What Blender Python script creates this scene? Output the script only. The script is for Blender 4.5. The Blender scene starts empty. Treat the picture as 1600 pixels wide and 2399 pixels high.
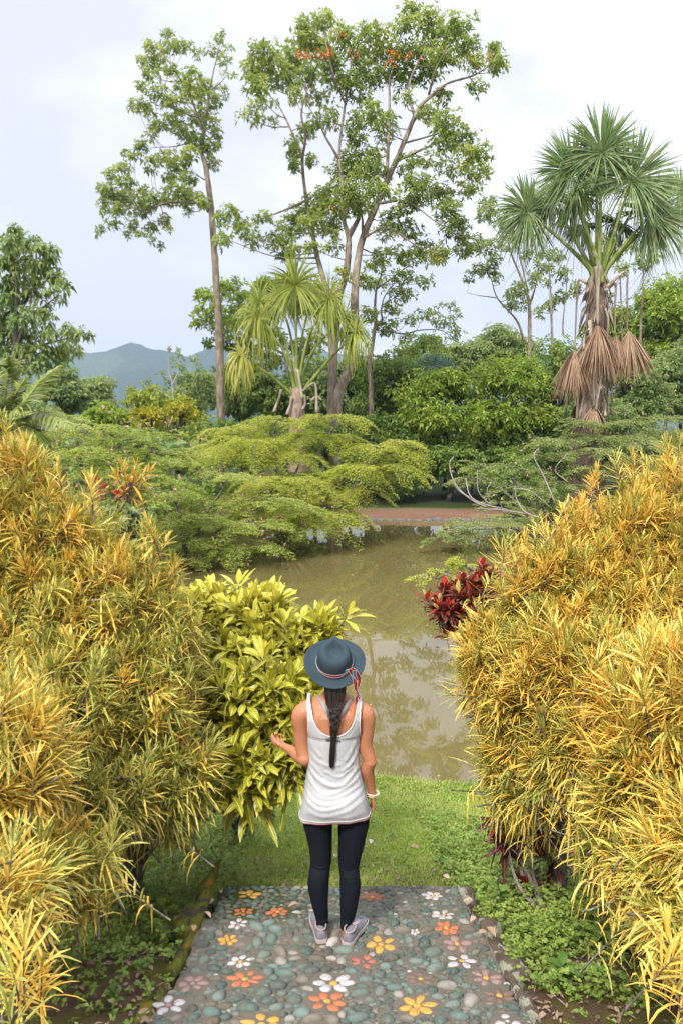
import bpy, bmesh, math, random
import numpy as np
from mathutils import Vector, Matrix, Euler
from math import radians as R, sin, cos, tan, pi, sqrt, atan

sc = bpy.context.scene
COL = sc.collection
rng = np.random.default_rng(7)
random.seed(7)

# ------------------------------------------------------------------ camera, sky, sun, exposure
CAM_H, FPX, PITCH = 2.87, 1800.0, math.atan(199.5 / 1800.0)
cd = bpy.data.cameras.new('camera'); cam = bpy.data.objects.new('camera', cd); COL.objects.link(cam)
cam.location = (0, 0, CAM_H); cam.rotation_euler = (pi / 2 - PITCH, 0, 0)
cd.sensor_fit = 'VERTICAL'; cd.sensor_height = 36.0; cd.sensor_width = 24.0
cd.lens = 36.0 * FPX / 2399.0; cd.clip_start = 0.05; cd.clip_end = 12000
sc.camera = cam

SUN_EL, SUN_AZ = 47.0, 203.0        # azimuth measured clockwise from +Y (ahead); 200 = behind, slightly left
world = bpy.data.worlds.new('World'); sc.world = world; world.use_nodes = True
wt = world.node_tree; wt.nodes.clear()
def wn(t, **k):
    n = wt.nodes.new(t)
    for a, b in k.items(): setattr(n, a, b)
    return n
wo = wn('ShaderNodeOutputWorld'); wb = wn('ShaderNodeBackground'); wb.inputs['Strength'].default_value = 0.12
sky = wn('ShaderNodeTexSky', sky_type='NISHITA'); sky.sun_disc = False
sky.sun_elevation = R(SUN_EL); sky.sun_rotation = R(SUN_AZ); sky.air_density = 1.0; sky.dust_density = 2.0
tc = wn('ShaderNodeTexCoord'); mp = wn('ShaderNodeMapping'); mp.inputs['Scale'].default_value = (1, 1, 1.9)
mp.inputs['Location'].default_value = (0.35, 0.0, 0.55)
nz = wn('ShaderNodeTexNoise'); nz.inputs['Scale'].default_value = 3.1; nz.inputs['Detail'].default_value = 5; nz.inputs['Roughness'].default_value = .5
nz2 = wn('ShaderNodeTexNoise'); nz2.inputs['Scale'].default_value = 1.1; nz2.inputs['Detail'].default_value = 3
rmp = wn('ShaderNodeValToRGB')
rmp.color_ramp.elements[0].position = .43; rmp.color_ramp.elements[0].color = (6.9, 7.05, 8.6, 1)
rmp.color_ramp.elements[1].position = .60; rmp.color_ramp.elements[1].color = (9.9, 10.0, 10.5, 1)
e = rmp.color_ramp.elements.new(.52); e.color = (8.0, 8.05, 9.2, 1)
mx = wn('ShaderNodeMixRGB'); mx.inputs[0].default_value = .95
wt.links.new(tc.outputs['Generated'], mp.inputs[0]); wt.links.new(mp.outputs[0], nz.inputs['Vector']); wt.links.new(nz.outputs['Fac'], rmp.inputs[0])
wt.links.new(sky.outputs[0], mx.inputs[1]); wt.links.new(rmp.outputs[0], mx.inputs[2])
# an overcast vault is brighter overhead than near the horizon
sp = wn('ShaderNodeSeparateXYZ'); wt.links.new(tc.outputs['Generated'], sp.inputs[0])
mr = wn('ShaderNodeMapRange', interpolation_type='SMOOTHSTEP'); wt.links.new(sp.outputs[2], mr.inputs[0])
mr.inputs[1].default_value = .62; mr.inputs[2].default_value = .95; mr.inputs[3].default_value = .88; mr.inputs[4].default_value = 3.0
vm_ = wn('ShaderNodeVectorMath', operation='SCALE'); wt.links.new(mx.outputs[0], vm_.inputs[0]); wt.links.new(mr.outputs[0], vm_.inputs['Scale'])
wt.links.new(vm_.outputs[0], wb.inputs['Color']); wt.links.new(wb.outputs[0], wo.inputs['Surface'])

sd = bpy.data.lights.new('sun', 'SUN'); sd.energy = 4.1; sd.angle = R(13.0); sd.color = (1.0, .945, .85)
sun = bpy.data.objects.new('sun', sd); COL.objects.link(sun)
_az, _el = R(SUN_AZ), R(SUN_EL)
sdir = Vector((sin(_az) * cos(_el), cos(_az) * cos(_el), sin(_el)))
sun.rotation_euler = sdir.to_track_quat('Z', 'Y').to_euler(); sun.location = (0, 0, 60)
vs = sc.view_settings; vs.view_transform = 'Standard'; vs.look = 'None'; vs.gamma = 1; vs.exposure = 0.3
sc.render.engine = 'CYCLES'
cy = sc.cycles; cy.max_bounces = 6; cy.diffuse_bounces = 3; cy.glossy_bounces = 2; cy.transmission_bounces = 3
cy.transparent_max_bounces = 4; cy.volume_bounces = 0; cy.use_denoising = True; cy.sample_clamp_indirect = 4
cy.caustics_reflective = False; cy.caustics_refractive = False

# ------------------------------------------------------------------ small helpers
def P(px, py, Y):
    """photo pixel (1600x2399) -> the point of the world that stands Y metres ahead"""
    xr, yr = (px - 800.0) / FPX, (1199.5 - py) / FPX
    dy = cos(PITCH) + yr * sin(PITCH); dz = -sin(PITCH) + yr * cos(PITCH)
    k = Y / dy
    return Vector((xr * k, Y, CAM_H + dz * k))
def G(px, py, z):
    xr, yr = (px - 800.0) / FPX, (1199.5 - py) / FPX
    dy = cos(PITCH) + yr * sin(PITCH); dz = -sin(PITCH) + yr * cos(PITCH)
    k = (z - CAM_H) / dz
    return Vector((xr * k, dy * k, z))
def PM(Y, z=1.0):
    return FPX / (Y * cos(PITCH) + (CAM_H - z) * sin(PITCH))      # photo pixels per metre
def crop(x0, y0, s): return lambda x, y: (x0 + x / s, y0 + y / s)

def tag(o, label=None, cat=None, group=None, kind=None):
    if label: o['label'] = label
    if cat: o['category'] = cat
    if group: o['group'] = group
    if kind: o['kind'] = kind
    return o
def empty(name, loc=(0, 0, 0)):
    o = bpy.data.objects.new(name, None); o.location = loc; o.empty_display_size = .1; COL.objects.link(o); return o
def adopt(child, parent):
    child.parent = parent; child.matrix_parent_inverse = Matrix.Translation(-Vector(parent.location)); return child

def mk(name, verts, faces, mat, parent=None, attrs=None, smooth=True, label=None):
    """verts (n,3) array; faces (m,k) int array or list of such arrays"""
    me = bpy.data.meshes.new(name)
    verts = np.asarray(verts, dtype=np.float32).reshape(-1, 3)
    if not isinstance(faces, list): faces = [faces]
    faces = [np.asarray(f, dtype=np.int32) for f in faces if len(f)]
    me.vertices.add(len(verts)); me.vertices.foreach_set('co', verts.ravel())
    loops = np.concatenate([f.ravel() for f in faces]); tot = np.concatenate([np.full(len(f), f.shape[1], np.int32) for f in faces])
    st = np.concatenate([[0], np.cumsum(tot)[:-1]]).astype(np.int32)
    me.loops.add(len(loops)); me.loops.foreach_set('vertex_index', loops)
    me.polygons.add(len(tot)); me.polygons.foreach_set('loop_start', st); me.polygons.foreach_set('loop_total', tot)
    me.polygons.foreach_set('use_smooth', np.full(len(tot), smooth, dtype=bool))
    for k, (typ, arr) in (attrs or {}).items():
        a = me.attributes.new(k, typ, 'POINT')
        a.data.foreach_set('vector' if typ == 'FLOAT_VECTOR' else 'value', np.asarray(arr, np.float32).ravel())
    me.update(calc_edges=True); me.validate(clean_customdata=False)
    for m_ in (mat if isinstance(mat, (list, tuple)) else [mat]): me.materials.append(m_)
    o = bpy.data.objects.new(name, me); COL.objects.link(o)
    if parent is not None: adopt(o, parent)
    if label: o['label'] = label
    return o

class Geo:
    """collects quads (and one vector + one float attribute) for ONE mesh object"""
    def __init__(s): s.v = []; s.f = []; s.a = []; s.g = []; s.n = 0
    def add(s, v, f, leaf=None, age=None):
        v = np.asarray(v, np.float32).reshape(-1, 3); f = np.asarray(f, np.int64)
        s.v.append(v); s.f.append(f + s.n); n = len(v); s.n += n
        s.a.append(np.zeros((n, 3), np.float32) if leaf is None else np.asarray(leaf, np.float32).reshape(-1, 3))
        s.g.append(np.zeros(n, np.float32) if age is None else np.asarray(age, np.float32).reshape(-1))
        return s
    def build(s, name, mat, parent=None, smooth=True, label=None):
        ks = {}
        for f in s.f: ks.setdefault(f.shape[1], []).append(f)
        return mk(name, np.concatenate(s.v), [np.concatenate(x) for x in ks.values()], mat, parent,
                  {'leaf': ('FLOAT_VECTOR', np.concatenate(s.a)), 'age': ('FLOAT', np.concatenate(s.g))}, smooth, label)

def nrm(a):
    a = np.asarray(a, float); return a / np.maximum(np.linalg.norm(a, axis=-1, keepdims=True), 1e-9)
def perp(d, hint=None):
    d = nrm(d); h = rng.normal(size=d.shape) if hint is None else np.broadcast_to(hint, d.shape)
    return nrm(np.cross(d, h) + 1e-6)

def tube(geo, pts, rad, sides=6, cap=True, age=0.0, rough=0.0):
    pts = np.asarray(pts, float); n = len(pts); rad = np.broadcast_to(np.asarray(rad, float), (n,))
    tg = np.gradient(pts, axis=0); tg = nrm(tg)
    ref = np.array([0.31, 0.17, 0.93]) if abs(tg[0][2]) < .9 else np.array([1.0, .12, .05])
    s = nrm(np.cross(tg, ref)); t = np.cross(tg, s)
    a = np.linspace(0, 2 * pi, sides, endpoint=False)
    ring = pts[:, None, :] + (s[:, None, :] * np.cos(a)[None, :, None] + t[:, None, :] * np.sin(a)[None, :, None]) * rad[:, None, None] * (1 + rough * rng.normal(size=(n, sides, 1)))
    i = np.arange(n - 1)[:, None] * sides; j = np.arange(sides)[None, :]; j2 = (j + 1) % sides
    q = np.stack([i + j, i + j2, i + sides + j2, i + sides + j], -1).reshape(-1, 4)
    lf = np.zeros((n, sides, 3)); lf[..., 0] = a / (2 * pi); lf[..., 1] = np.linspace(0, 1, n)[:, None]; lf[..., 2] = rng.random()
    geo.add(ring, q, lf, np.full(n * sides, age))
    if cap:
        c0 = geo.n
        geo.add([pts[-1] + tg[-1] * rad[-1] * .4, pts[0] - tg[0] * rad[0] * .2], np.zeros((0, 4), int))
        base = c0 - n * sides
        k = np.arange(sides); k2 = (k + 1) % sides
        geo.f.append(np.stack([base + (n - 1) * sides + k, base + (n - 1) * sides + k2, np.full(sides, c0)], -1))
        geo.f.append(np.stack([base + k2, base + k, np.full(sides, c0 + 1)], -1))
def curve_pts(pts, n=8):
    """Catmull-Rom through the points"""
    p = np.asarray([tuple(q) for q in pts], float)
    if len(p) == 2: return p[0] + (p[1] - p[0]) * np.linspace(0, 1, n)[:, None]
    e = np.vstack([2 * p[0] - p[1], p, 2 * p[-1] - p[-2]]); out = []
    for i in range(1, len(e) - 2):
        t = np.linspace(0, 1, n, endpoint=False)[:, None]
        a, b, c, d = e[i - 1], e[i], e[i + 1], e[i + 2]
        out.append(.5 * ((2 * b) + (c - a) * t + (2 * a - 5 * b + 4 * c - d) * t ** 2 + (3 * b - a - 3 * c + d) * t ** 3))
    out.append(p[-1:]); return np.vstack(out)
def lerp_r(r, n): return np.interp(np.linspace(0, 1, n), np.linspace(0, 1, len(r)), r)

STRAP = lambda t: np.clip(np.sin(np.pi * np.clip(t * .93 + .06, 0, 1)) ** .45, .05, 1)
OVATE = lambda t: np.clip(np.sin(np.pi * np.clip(t, 0, 1) ** .85) ** .8, .03, 1)
OBOV = lambda t: np.clip(np.sin(np.pi * np.clip(t, 0, 1) ** 1.5) ** .75, .07, 1)
def leaves(geo, B, D, L, W, bend=.2, rows=4, prof=STRAP, fold=.25, up=None, age=0.0, wavy=0.0, curl=0.0):
    """N ribbon leaves with a folded midrib. B,D (N,3); L,W,bend,age scalars or (N,)"""
    B = np.asarray(B, float); D = nrm(D); N = len(B)
    L = np.broadcast_to(L, (N,)); W = np.broadcast_to(W, (N,)); bend = np.broadcast_to(bend, (N,)); age = np.broadcast_to(age, (N,))
    U = np.array([0, 0, 1.0]) + .25 * rng.normal(size=(N, 3)) if up is None else up
    S = nrm(np.cross(D, U) + 1e-6); Nn = np.cross(S, D)
    t = np.linspace(0, 1, rows); w = prof(t)
    ctr = B[:, None] + D[:, None] * (L[:, None] * t)[..., None]
    ctr[..., 2] -= (bend[:, None] * L[:, None] * t ** 2)
    ctr -= D[:, None] * ((bend ** 2 * .45)[:, None] * L[:, None] * t ** 3)[..., None]
    ctr += S[:, None] * (rng.normal(size=(N, 1)) * curl * L[:, None] * t ** 2)[..., None]
    hw = (W[:, None] * .5 * w)[..., None]
    wz = np.sin(t[None] * 9 + rng.random((N, 1)) * 6) * wavy * W[:, None]
    lft = ctr - S[:, None] * hw + Nn[:, None] * (hw * fold + wz[..., None])
    rgt = ctr + S[:, None] * hw + Nn[:, None] * (hw * fold - wz[..., None])
    v = np.stack([lft, ctr, rgt], 2)                       # N,rows,3,3
    r0 = rng.random(N)
    lf = np.zeros((N, rows, 3, 3)); lf[..., 0] = np.array([-1, 0, 1.0]); lf[..., 1] = t[None, :, None]; lf[..., 2] = r0[:, None, None]
    i = np.arange(rows - 1)[:, None] * 3; c = np.arange(2)[None]
    q = np.stack([i + c, i + c + 1, i + 3 + c + 1, i + 3 + c], -1).reshape(-1, 4)
    f = (np.arange(N) * rows * 3)[:, None, None] + q[None]
    geo.add(v, f.reshape(-1, 4), lf, np.repeat(age, rows * 3))
def diamonds(geo, B, D, L, W, age=0.0, fold=.3, droop=0.0):
    """N one-quad leaves, folded on their midrib"""
    B = np.asarray(B, float); D = nrm(D); N = len(B)
    L = np.broadcast_to(L, (N,))[:, None]; W = np.broadcast_to(W, (N,))[:, None]; age = np.broadcast_to(age, (N,))
    S = nrm(np.cross(D, np.array([0, 0, 1.0]) + .5 * rng.normal(size=(N, 3))) + 1e-6); Nn = np.cross(S, D)
    tip = B + D * L; tip[:, 2] -= droop * L[:, 0]
    m = B + D * L * .5
    v = np.stack([B, m - S * W * .5 + Nn * W * fold * .5, tip, m + S * W * .5 + Nn * W * fold * .5], 1)
    r0 = rng.random(N)
    lf = np.zeros((N, 4, 3)); lf[:, :, 0] = np.array([0, -1, 0, 1.0]); lf[:, :, 1] = np.array([0, .5, 1, .5]); lf[..., 2] = r0[:, None]
    geo.add(v, np.arange(N * 4).reshape(N, 4), lf, np.repeat(age, 4))

# ------------------------------------------------------------------ materials
class M_:
    def __init__(s, name):
        s.m = bpy.data.materials.new(name); s.m.use_nodes = True; s.t = s.m.node_tree; s.t.nodes.clear()
        s.out = s.n('ShaderNodeOutputMaterial')
    def n(s, t, **k):
        n = s.t.nodes.new(t)
        for a, b in k.items(): setattr(n, a, b)
        return n
    def set(s, sock, v):
        if isinstance(v, bpy.types.NodeSocket): s.t.links.new(v, sock)
        elif v is not None: sock.default_value = (tuple(v) + (1,)) if isinstance(v, (tuple, list)) and len(v) == 3 and sock.type == 'RGBA' else v
    def attr(s, name): return s.n('ShaderNodeAttribute', attribute_name=name)
    def math(s, op, a, b=None, c=None, clamp=False):
        n = s.n('ShaderNodeMath', operation=op, use_clamp=clamp); s.set(n.inputs[0], a)
        if b is not None: s.set(n.inputs[1], b)
        if c is not None: s.set(n.inputs[2], c)
        return n.outputs[0]
    def mix(s, f, a, b, mode='MIX'):
        n = s.n('ShaderNodeMixRGB', blend_type=mode); s.set(n.inputs[0], f); s.set(n.inputs[1], a); s.set(n.inputs[2], b); return n.outputs[0]
    def ss(s, x, a, b):
        n = s.n('ShaderNodeMapRange', interpolation_type='SMOOTHSTEP'); s.set(n.inputs[0], x); n.inputs[1].default_value = a; n.inputs[2].default_value = b; return n.outputs[0]
    def noise(s, vec=None, scale=5, detail=3, rough=.5, col=False):
        n = s.n('ShaderNodeTexNoise'); s.set(n.inputs['Vector'], vec); n.inputs['Scale'].default_value = scale; n.inputs['Detail'].default_value = detail
        n.inputs['Roughness'].default_value = rough; return n.outputs['Color' if col else 'Fac']
    def vor(s, vec=None, scale=5, feature='F1', out='Distance'):
        n = s.n('ShaderNodeTexVoronoi', feature=feature); s.set(n.inputs['Vector'], vec); n.inputs['Scale'].default_value = scale; return n.outputs[out]
    def obj(s): return s.n('ShaderNodeTexCoord').outputs['Object']
    def pos(s): return s.n('ShaderNodeNewGeometry').outputs['Position']
    def sep(s, v): n = s.n('ShaderNodeSeparateXYZ'); s.set(n.inputs[0], v); return n.outputs
    def comb(s, x, y, z):
        n = s.n('ShaderNodeCombineXYZ'); s.set(n.inputs[0], x); s.set(n.inputs[1], y); s.set(n.inputs[2], z); return n.outputs[0]
    def bump(s, h, strength=.3, dist=.01):
        n = s.n('ShaderNodeBump'); n.inputs['Strength'].default_value = strength; n.inputs['Distance'].default_value = dist; s.set(n.inputs['Height'], h); return n.outputs[0]
    def bsdf(s, col, rough=.6, spec=.4, normal=None, **k):
        n = s.n('ShaderNodeBsdfPrincipled'); s.set(n.inputs['Base Color'], col); s.set(n.inputs['Roughness'], rough); s.set(n.inputs['Specular IOR Level'], spec)
        if normal is not None: s.set(n.inputs['Normal'], normal)
        for a, b in k.items(): s.set(n.inputs[a.replace('_', ' ')], b)
        return n.outputs[0]
    def done(s, sh): s.t.links.new(sh, s.out.inputs['Surface']); return s.m
    def leafy(s, col, rough=.45, trans=.3, spec=.35, tcol=None, normal=None):
        a = s.bsdf(col, rough, spec, normal); b = s.n('ShaderNodeBsdfTranslucent'); s.set(b.inputs[0], tcol if tcol is not None else col)
        m = s.n('ShaderNodeMixShader'); m.inputs[0].default_value = trans
        s.t.links.new(a, m.inputs[1]); s.t.links.new(b.outputs[0], m.inputs[2]); return s.done(m.outputs[0])

def foliage(name, c1, c2, c3=None, trans=.32, rough=.5, nscale=.6):
    """leaf to leaf variation c1..c2, whole sprays drifting to c3; 'age' > 0 pushes a leaf to c3"""
    m = M_(name); a = m.attr('leaf'); r = m.sep(a.outputs['Vector'])[2]; age = m.attr('age').outputs['Fac']
    c = m.mix(r, c1, c2)
    f = m.ss(m.noise(m.pos(), nscale, 2), .42, .66)
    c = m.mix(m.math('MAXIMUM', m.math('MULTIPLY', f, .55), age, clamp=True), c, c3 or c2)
    return m.leafy(c, rough, trans)
def bark(name, c1, c2, sc_=6, stretch=(1, 1, .25)):
    m = M_(name); mp_ = m.n('ShaderNodeMapping'); m.set(mp_.inputs[0], m.pos()); mp_.inputs['Scale'].default_value = stretch
    n1 = m.noise(mp_.outputs[0], sc_, 5, .65); n2 = m.noise(m.pos(), sc_ * .35, 3)
    c = m.mix(m.ss(n1, .35, .65), c1, c2); c = m.mix(m.ss(n2, .58, .72), c, (.34, .33, .28))
    return m.done(m.bsdf(c, .85, .2, m.bump(n1, .8, .02)))
def plain(name, c, rough=.7, spec=.3, var=.12, sc_=20, bump=.0):
    m = M_(name); n1 = m.noise(m.obj(), sc_, 4)
    c2 = tuple(x * (1 - var) for x in c); c3 = tuple(min(1, x * (1 + var)) for x in c)
    return m.done(m.bsdf(m.mix(n1, c2, c3), rough, spec, m.bump(n1, bump, .003) if bump else None))
# ------------------------------------------------------------------ terrain
WZ = -1.40                                            # water level
PC = (3.6, 21.9, 8.6, 13.25)                          # pond centre and half sizes
def pond_s(x, y): return (np.abs((x - PC[0]) / PC[2]) ** 2.8 + np.abs((y - PC[1]) / PC[3]) ** 2.8) ** (1 / 2.8)
_gy = [-8, 0, 2, 3, 4.1, 5.4, 7.2, 8.3, 9.2, 12, 34, 45, 90, 400, 5000]
_gz = [3.0, 1.35, .62, .26, -.12, -.52, -1.0, -1.27, -1.30, -1.28, -1.12, -1.0, -.6, 0.4, 0.5]
def hills_noise(x, y): return np.sin(x * .9 + y * .31) * np.cos(y * .7 - x * .23)
def ground_z(x, y):
    x = np.asarray(x, float); y = np.asarray(y, float)
    z = np.interp(y, _gy, _gz) + .03 * hills_noise(x * 1.7, y * 1.3) * (y > 1) + .012 * np.sin(x * 7.1) * np.sin(y * 6.3)
    near = np.clip((9 - y) / 6, 0, 1)
    z = z + near * np.clip((np.abs(x - .02) - 1.0) / 2.0, 0, 1.2) * .10      # banks rise a little beside the steps
    inpath = np.clip((.88 - np.abs(x - .01)) / .1, 0, 1) * np.clip((5.30 - y) / .1, 0, 1)
    z = z - .10 * inpath                                                      # bed under the paving
    s = pond_s(x, y); k = np.clip((1.012 - s) / .035, 0, 1); k = k * k * (3 - 2 * k)
    return z * (1 - k) + (-2.5) * k
def gz(x, y): return float(ground_z(x, y))

def axis(segs):
    out = []
    for a, b, n in segs: out.append(np.linspace(a, b, n, endpoint=False))
    out.append([segs[-1][1]]); return np.concatenate(out)
gx_ = axis([(-2650, -300, 10), (-300, -30, 14), (-30, -7, 30), (-7, 15, 220), (15, 40, 30), (40, 300, 14), (300, 2650, 10)])
gy_ = axis([(-8, 1, 12), (1, 10, 180), (10, 37, 170), (37, 60, 40), (60, 300, 20), (300, 3690, 12)])
X, Y = np.meshgrid(gx_, gy_); Z = ground_z(X, Y)
nx, ny = len(gx_), len(gy_)
I = (np.arange(ny - 1)[:, None] * nx + np.arange(nx - 1)[None]).ravel()
m = M_('ground_mix'); p = m.pos(); X3 = m.sep(p)
n1 = m.noise(p, 3.0, 4); n2 = m.noise(p, 40, 5, .7); n3 = m.noise(p, 9, 3)
soil = m.mix(n2, (.055, .033, .020), (.15, .092, .060)); turf = m.mix(n2, (.12, .17, .025), (.24, .29, .06))
moss = m.mix(n3, (.07, .075, .012), (.13, .10, .03))
near = m.ss(m.math('ADD', X3[1], m.math('MULTIPLY', n1, 1.2)), 4.4, 5.2)         # lawn starts beyond the steps
c = m.mix(near, m.mix(m.ss(n1, .45, .6), soil, moss), turf)
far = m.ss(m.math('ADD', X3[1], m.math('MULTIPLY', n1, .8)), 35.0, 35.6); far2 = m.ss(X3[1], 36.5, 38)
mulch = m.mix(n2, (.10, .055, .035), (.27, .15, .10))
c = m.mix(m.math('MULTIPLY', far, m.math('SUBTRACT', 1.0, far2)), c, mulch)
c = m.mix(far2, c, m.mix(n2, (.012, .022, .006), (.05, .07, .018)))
bankm = m.ss(m.math('ADD', X3[2], m.math('MULTIPLY', n2, .12)), -1.20, -1.30)
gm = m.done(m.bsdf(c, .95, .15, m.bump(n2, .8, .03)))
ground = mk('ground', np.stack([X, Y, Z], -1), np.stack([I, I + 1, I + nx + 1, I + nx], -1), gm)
tag(ground, 'grassy ground falling from the steps to the pond and on to the hills', kind='structure')

# water
m = M_('pond_water'); p = m.pos()
mpw = m.n('ShaderNodeMapping'); m.set(mpw.inputs[0], p); mpw.inputs['Scale'].default_value = (1, .6, 1)
w1 = m.noise(mpw.outputs[0], 3.2, 3, .5); w2 = m.noise(p, .25, 3)
w3 = m.noise(p, 16, 2)
h = m.math('ADD', w1, m.math('MULTIPLY', w3, .18))
c = m.mix(m.ss(w2, .35, .7), (.128, .103, .038), (.168, .136, .052))
bn = m.bump(h, .014, .005)
a = m.bsdf(c, .6, .0, None); gl = m.n('ShaderNodeBsdfGlossy'); gl.inputs['Roughness'].default_value = .02; m.set(gl.inputs['Normal'], bn)
fr = m.n('ShaderNodeFresnel'); fr.inputs['IOR'].default_value = 1.85; m.set(fr.inputs['Normal'], bn)
ms = m.n('ShaderNodeMixShader'); m.set(ms.inputs[0], fr.outputs[0]); m.t.links.new(a, ms.inputs[1]); m.t.links.new(gl.outputs[0], ms.inputs[2])
wm = m.done(ms.outputs[0])
th = np.linspace(0, 2 * pi, 160, endpoint=False)
ex = np.sign(np.cos(th)) * np.abs(np.cos(th)) ** (2 / 2.8); ey = np.sign(np.sin(th)) * np.abs(np.sin(th)) ** (2 / 2.8)
ring = np.stack([PC[0] + PC[2] * 1.03 * ex, PC[1] + PC[3] * 1.03 * ey, np.full(160, WZ)], -1)
vv = np.vstack([[PC[0], PC[1], WZ], ring]); k = np.arange(160)
water = mk('pond_water', vv, np.stack([np.zeros(160, int), 1 + k, 1 + (k + 1) % 160], -1), wm, smooth=False)
tag(water, 'still murky olive brown pond water mirroring trees and clouds', kind='structure')

# hills
m = M_('forested_hill'); p = m.pos(); n1 = m.noise(p, .035, 5, .65); n2 = m.noise(p, .004, 4); v = m.vor(p, .05)
c = m.mix(n1, (.012, .030, .022), (.035, .070, .04)); c = m.mix(m.ss(n2, .5, .62), c, (.05, .09, .045))
hm = m.done(m.bsdf(c, .95, .05, m.bump(m.math('ADD', n1, m.math('MULTIPLY', v, -.6)), 1.0, 14)))
prof_px = [(-600, 900), (-250, 800), (0, 838), (178, 827), (214, 829), (257, 823), (296, 809), (314, 807), (332, 811), (353, 821), (386, 823), (411, 830), (439, 840), (461, 832), (489, 823), (507, 822), (560, 815), (640, 835), (760, 825), (900, 850), (1200, 830), (1500, 850), (1800, 820), (2200, 870)]
HY = 2600.0
hp = np.array([tuple(P(a_, b_, HY)) for a_, b_ in prof_px])
hx = np.linspace(-2600, 2600, 300); hy = np.linspace(1500, 3600, 90)
X, Y = np.meshgrid(hx, hy)
top = np.interp(X * HY / Y * 1.0, hp[:, 0], hp[:, 2])
rid = np.exp(-((Y - HY) / 520) ** 2)
Z = -6 + (top + 6) * rid
Z += rid * (1 - np.exp(-((Y - HY) / 150) ** 2)) * (22 * np.sin(X / 95 + Y / 160) * np.cos(Y / 110) + 16 * np.sin(X / 41 + 2) * np.sin(Y / 70)) * .6
Z += 2.5 * rid * rng.normal(size=Z.shape)
nx, ny = len(hx), len(hy); I = (np.arange(ny - 1)[:, None] * nx + np.arange(nx - 1)[None]).ravel()
hills = mk('hills', np.stack([X, Y, Z], -1), np.stack([I, I + 1, I + nx + 1, I + nx], -1), hm)
tag(hills, 'distant blue green forested hills with a rounded summit', kind='structure')

# ------------------------------------------------------------------ mosaic steps
Z_ = crop(200, 1980, 1.3067)
# terraces: surface height as a function of Y
_sy = [1.2, 3.3, 3.85, 4.22, 4.221, 4.94, 4.941, 5.27]
_sz = [.78, .17, .035, .0, -.06, -.25, -.32, -.47]
def step_z(y): return np.interp(y, _sy, _sz)
def on_step(px, py):
    lo, hi = 1.3, 5.6
    xr = None
    ys = np.linspace(lo, hi, 900)
    yr = (1199.5 - py) / FPX; dyy = cos(PITCH) + yr * sin(PITCH); dz = -sin(PITCH) + yr * cos(PITCH)
    zr = CAM_H + dz / dyy * ys
    i = np.argmax(zr <= step_z(ys)); y = ys[i]
    return ((px - 800) / FPX * y / dyy, y)
# edges read off the photograph
def edges(y): return np.interp(y, [1.2, 3.0, 4.15, 5.4], [-.93, -.87, -.80, -.80]), np.interp(y, [1.2, 3.0, 4.15, 5.4], [.87, .87, .80, .77])
m = M_('step_mortar'); p = m.pos(); n1 = m.noise(p, 220, 4, .7); n2 = m.noise(p, 7, 4, .6); n3 = m.noise(p, 2.2, 2); x3 = m.sep(p)
c = m.mix(n1, (.062, .053, .040), (.25, .215, .165))
c = m.mix(m.ss(n2, .55, .75), c, (.07, .06, .045))
mossf = m.math('MULTIPLY', m.ss(x3[0], .15, -.55), m.math('MULTIPLY', m.ss(x3[1], 4.12, 4.25), m.ss(x3[1], 5.0, 4.9)))
mossf = m.math('MULTIPLY', mossf, m.ss(n2, .30, .42))
c = m.mix(mossf, c, m.mix(n1, (.018, .026, .006), (.08, .10, .02)))
pale = m.math('MULTIPLY', m.math('MULTIPLY', m.ss(x3[0], .1, .25), m.ss(x3[1], 4.95, 5.0)), m.ss(n2, .4, .55))
c = m.mix(pale, c, (.55, .42, .33))
mortar = m.done(m.bsdf(c, .9, .2, m.bump(n1, .9, .006)))
m = M_('river_pebble'); a = m.attr('leaf'); r = m.sep(a.outputs['Vector']); n1 = m.noise(m.pos(), 60, 4, .6); n2 = m.noise(m.pos(), 300, 2)
rp = m.n('ShaderNodeValToRGB'); m.set(rp.inputs[0], r[2]); cr = rp.color_ramp; cr.interpolation = 'CONSTANT'
cr.elements[0].position = 0; cr.elements[0].color = (.045, .080, .070, 1); cr.elements[1].position = .22; cr.elements[1].color = (.09, .145, .125, 1)
for q, col in ((.42, (.065, .105, .085)), (.58, (.13, .18, .155)), (.70, (.06, .065, .055)), (.80, (.17, .145, .115)), (.88, (.11, .085, .06)), (.94, (.27, .25, .22)), (.98, (.42, .38, .35))):
    e = cr.elements.new(q); e.color = col + (1,)
c = m.mix(m.ss(n1, .35, .75), rp.outputs[0], m.mix(.45, rp.outputs[0], (.20, .19, .15)))
dirt = m.noise(m.pos(), 9, 4, .6); c = m.mix(m.math('MULTIPLY', m.ss(dirt, .45, .65), .6), c, (.13, .115, .09))
pebble_m = m.done(m.bsdf(c, .8, .2, m.bump(n2, .35, .003)))
def painted(name, c):
    m = M_(name); n1 = m.noise(m.pos(), 70, 4, .65)
    return m.done(m.bsdf(m.mix(m.ss(n1, .50, .66), m.mix(n1, tuple(x * .7 for x in c), c), tuple(x * .32 + .05 for x in c)), .8, .2, m.bump(n1, .5, .004)))
PC_ = {'white': painted('white_stone', (.50, .47, .46)), 'yellow': painted('yellow_stone', (.58, .33, .07)), 'orange': painted('orange_stone', (.52, .17, .075)),
       'red': painted('red_stone', (.42, .15, .10)), 'pink': painted('pink_stone', (.33, .21, .18)), 'brown': painted('brown_stone', (.20, .13, .10))}

paving = empty('mosaic_path', (0, 4.2, 0)); tag(paving, 'pebble mosaic garden steps with painted stone flowers', kind='structure')
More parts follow.
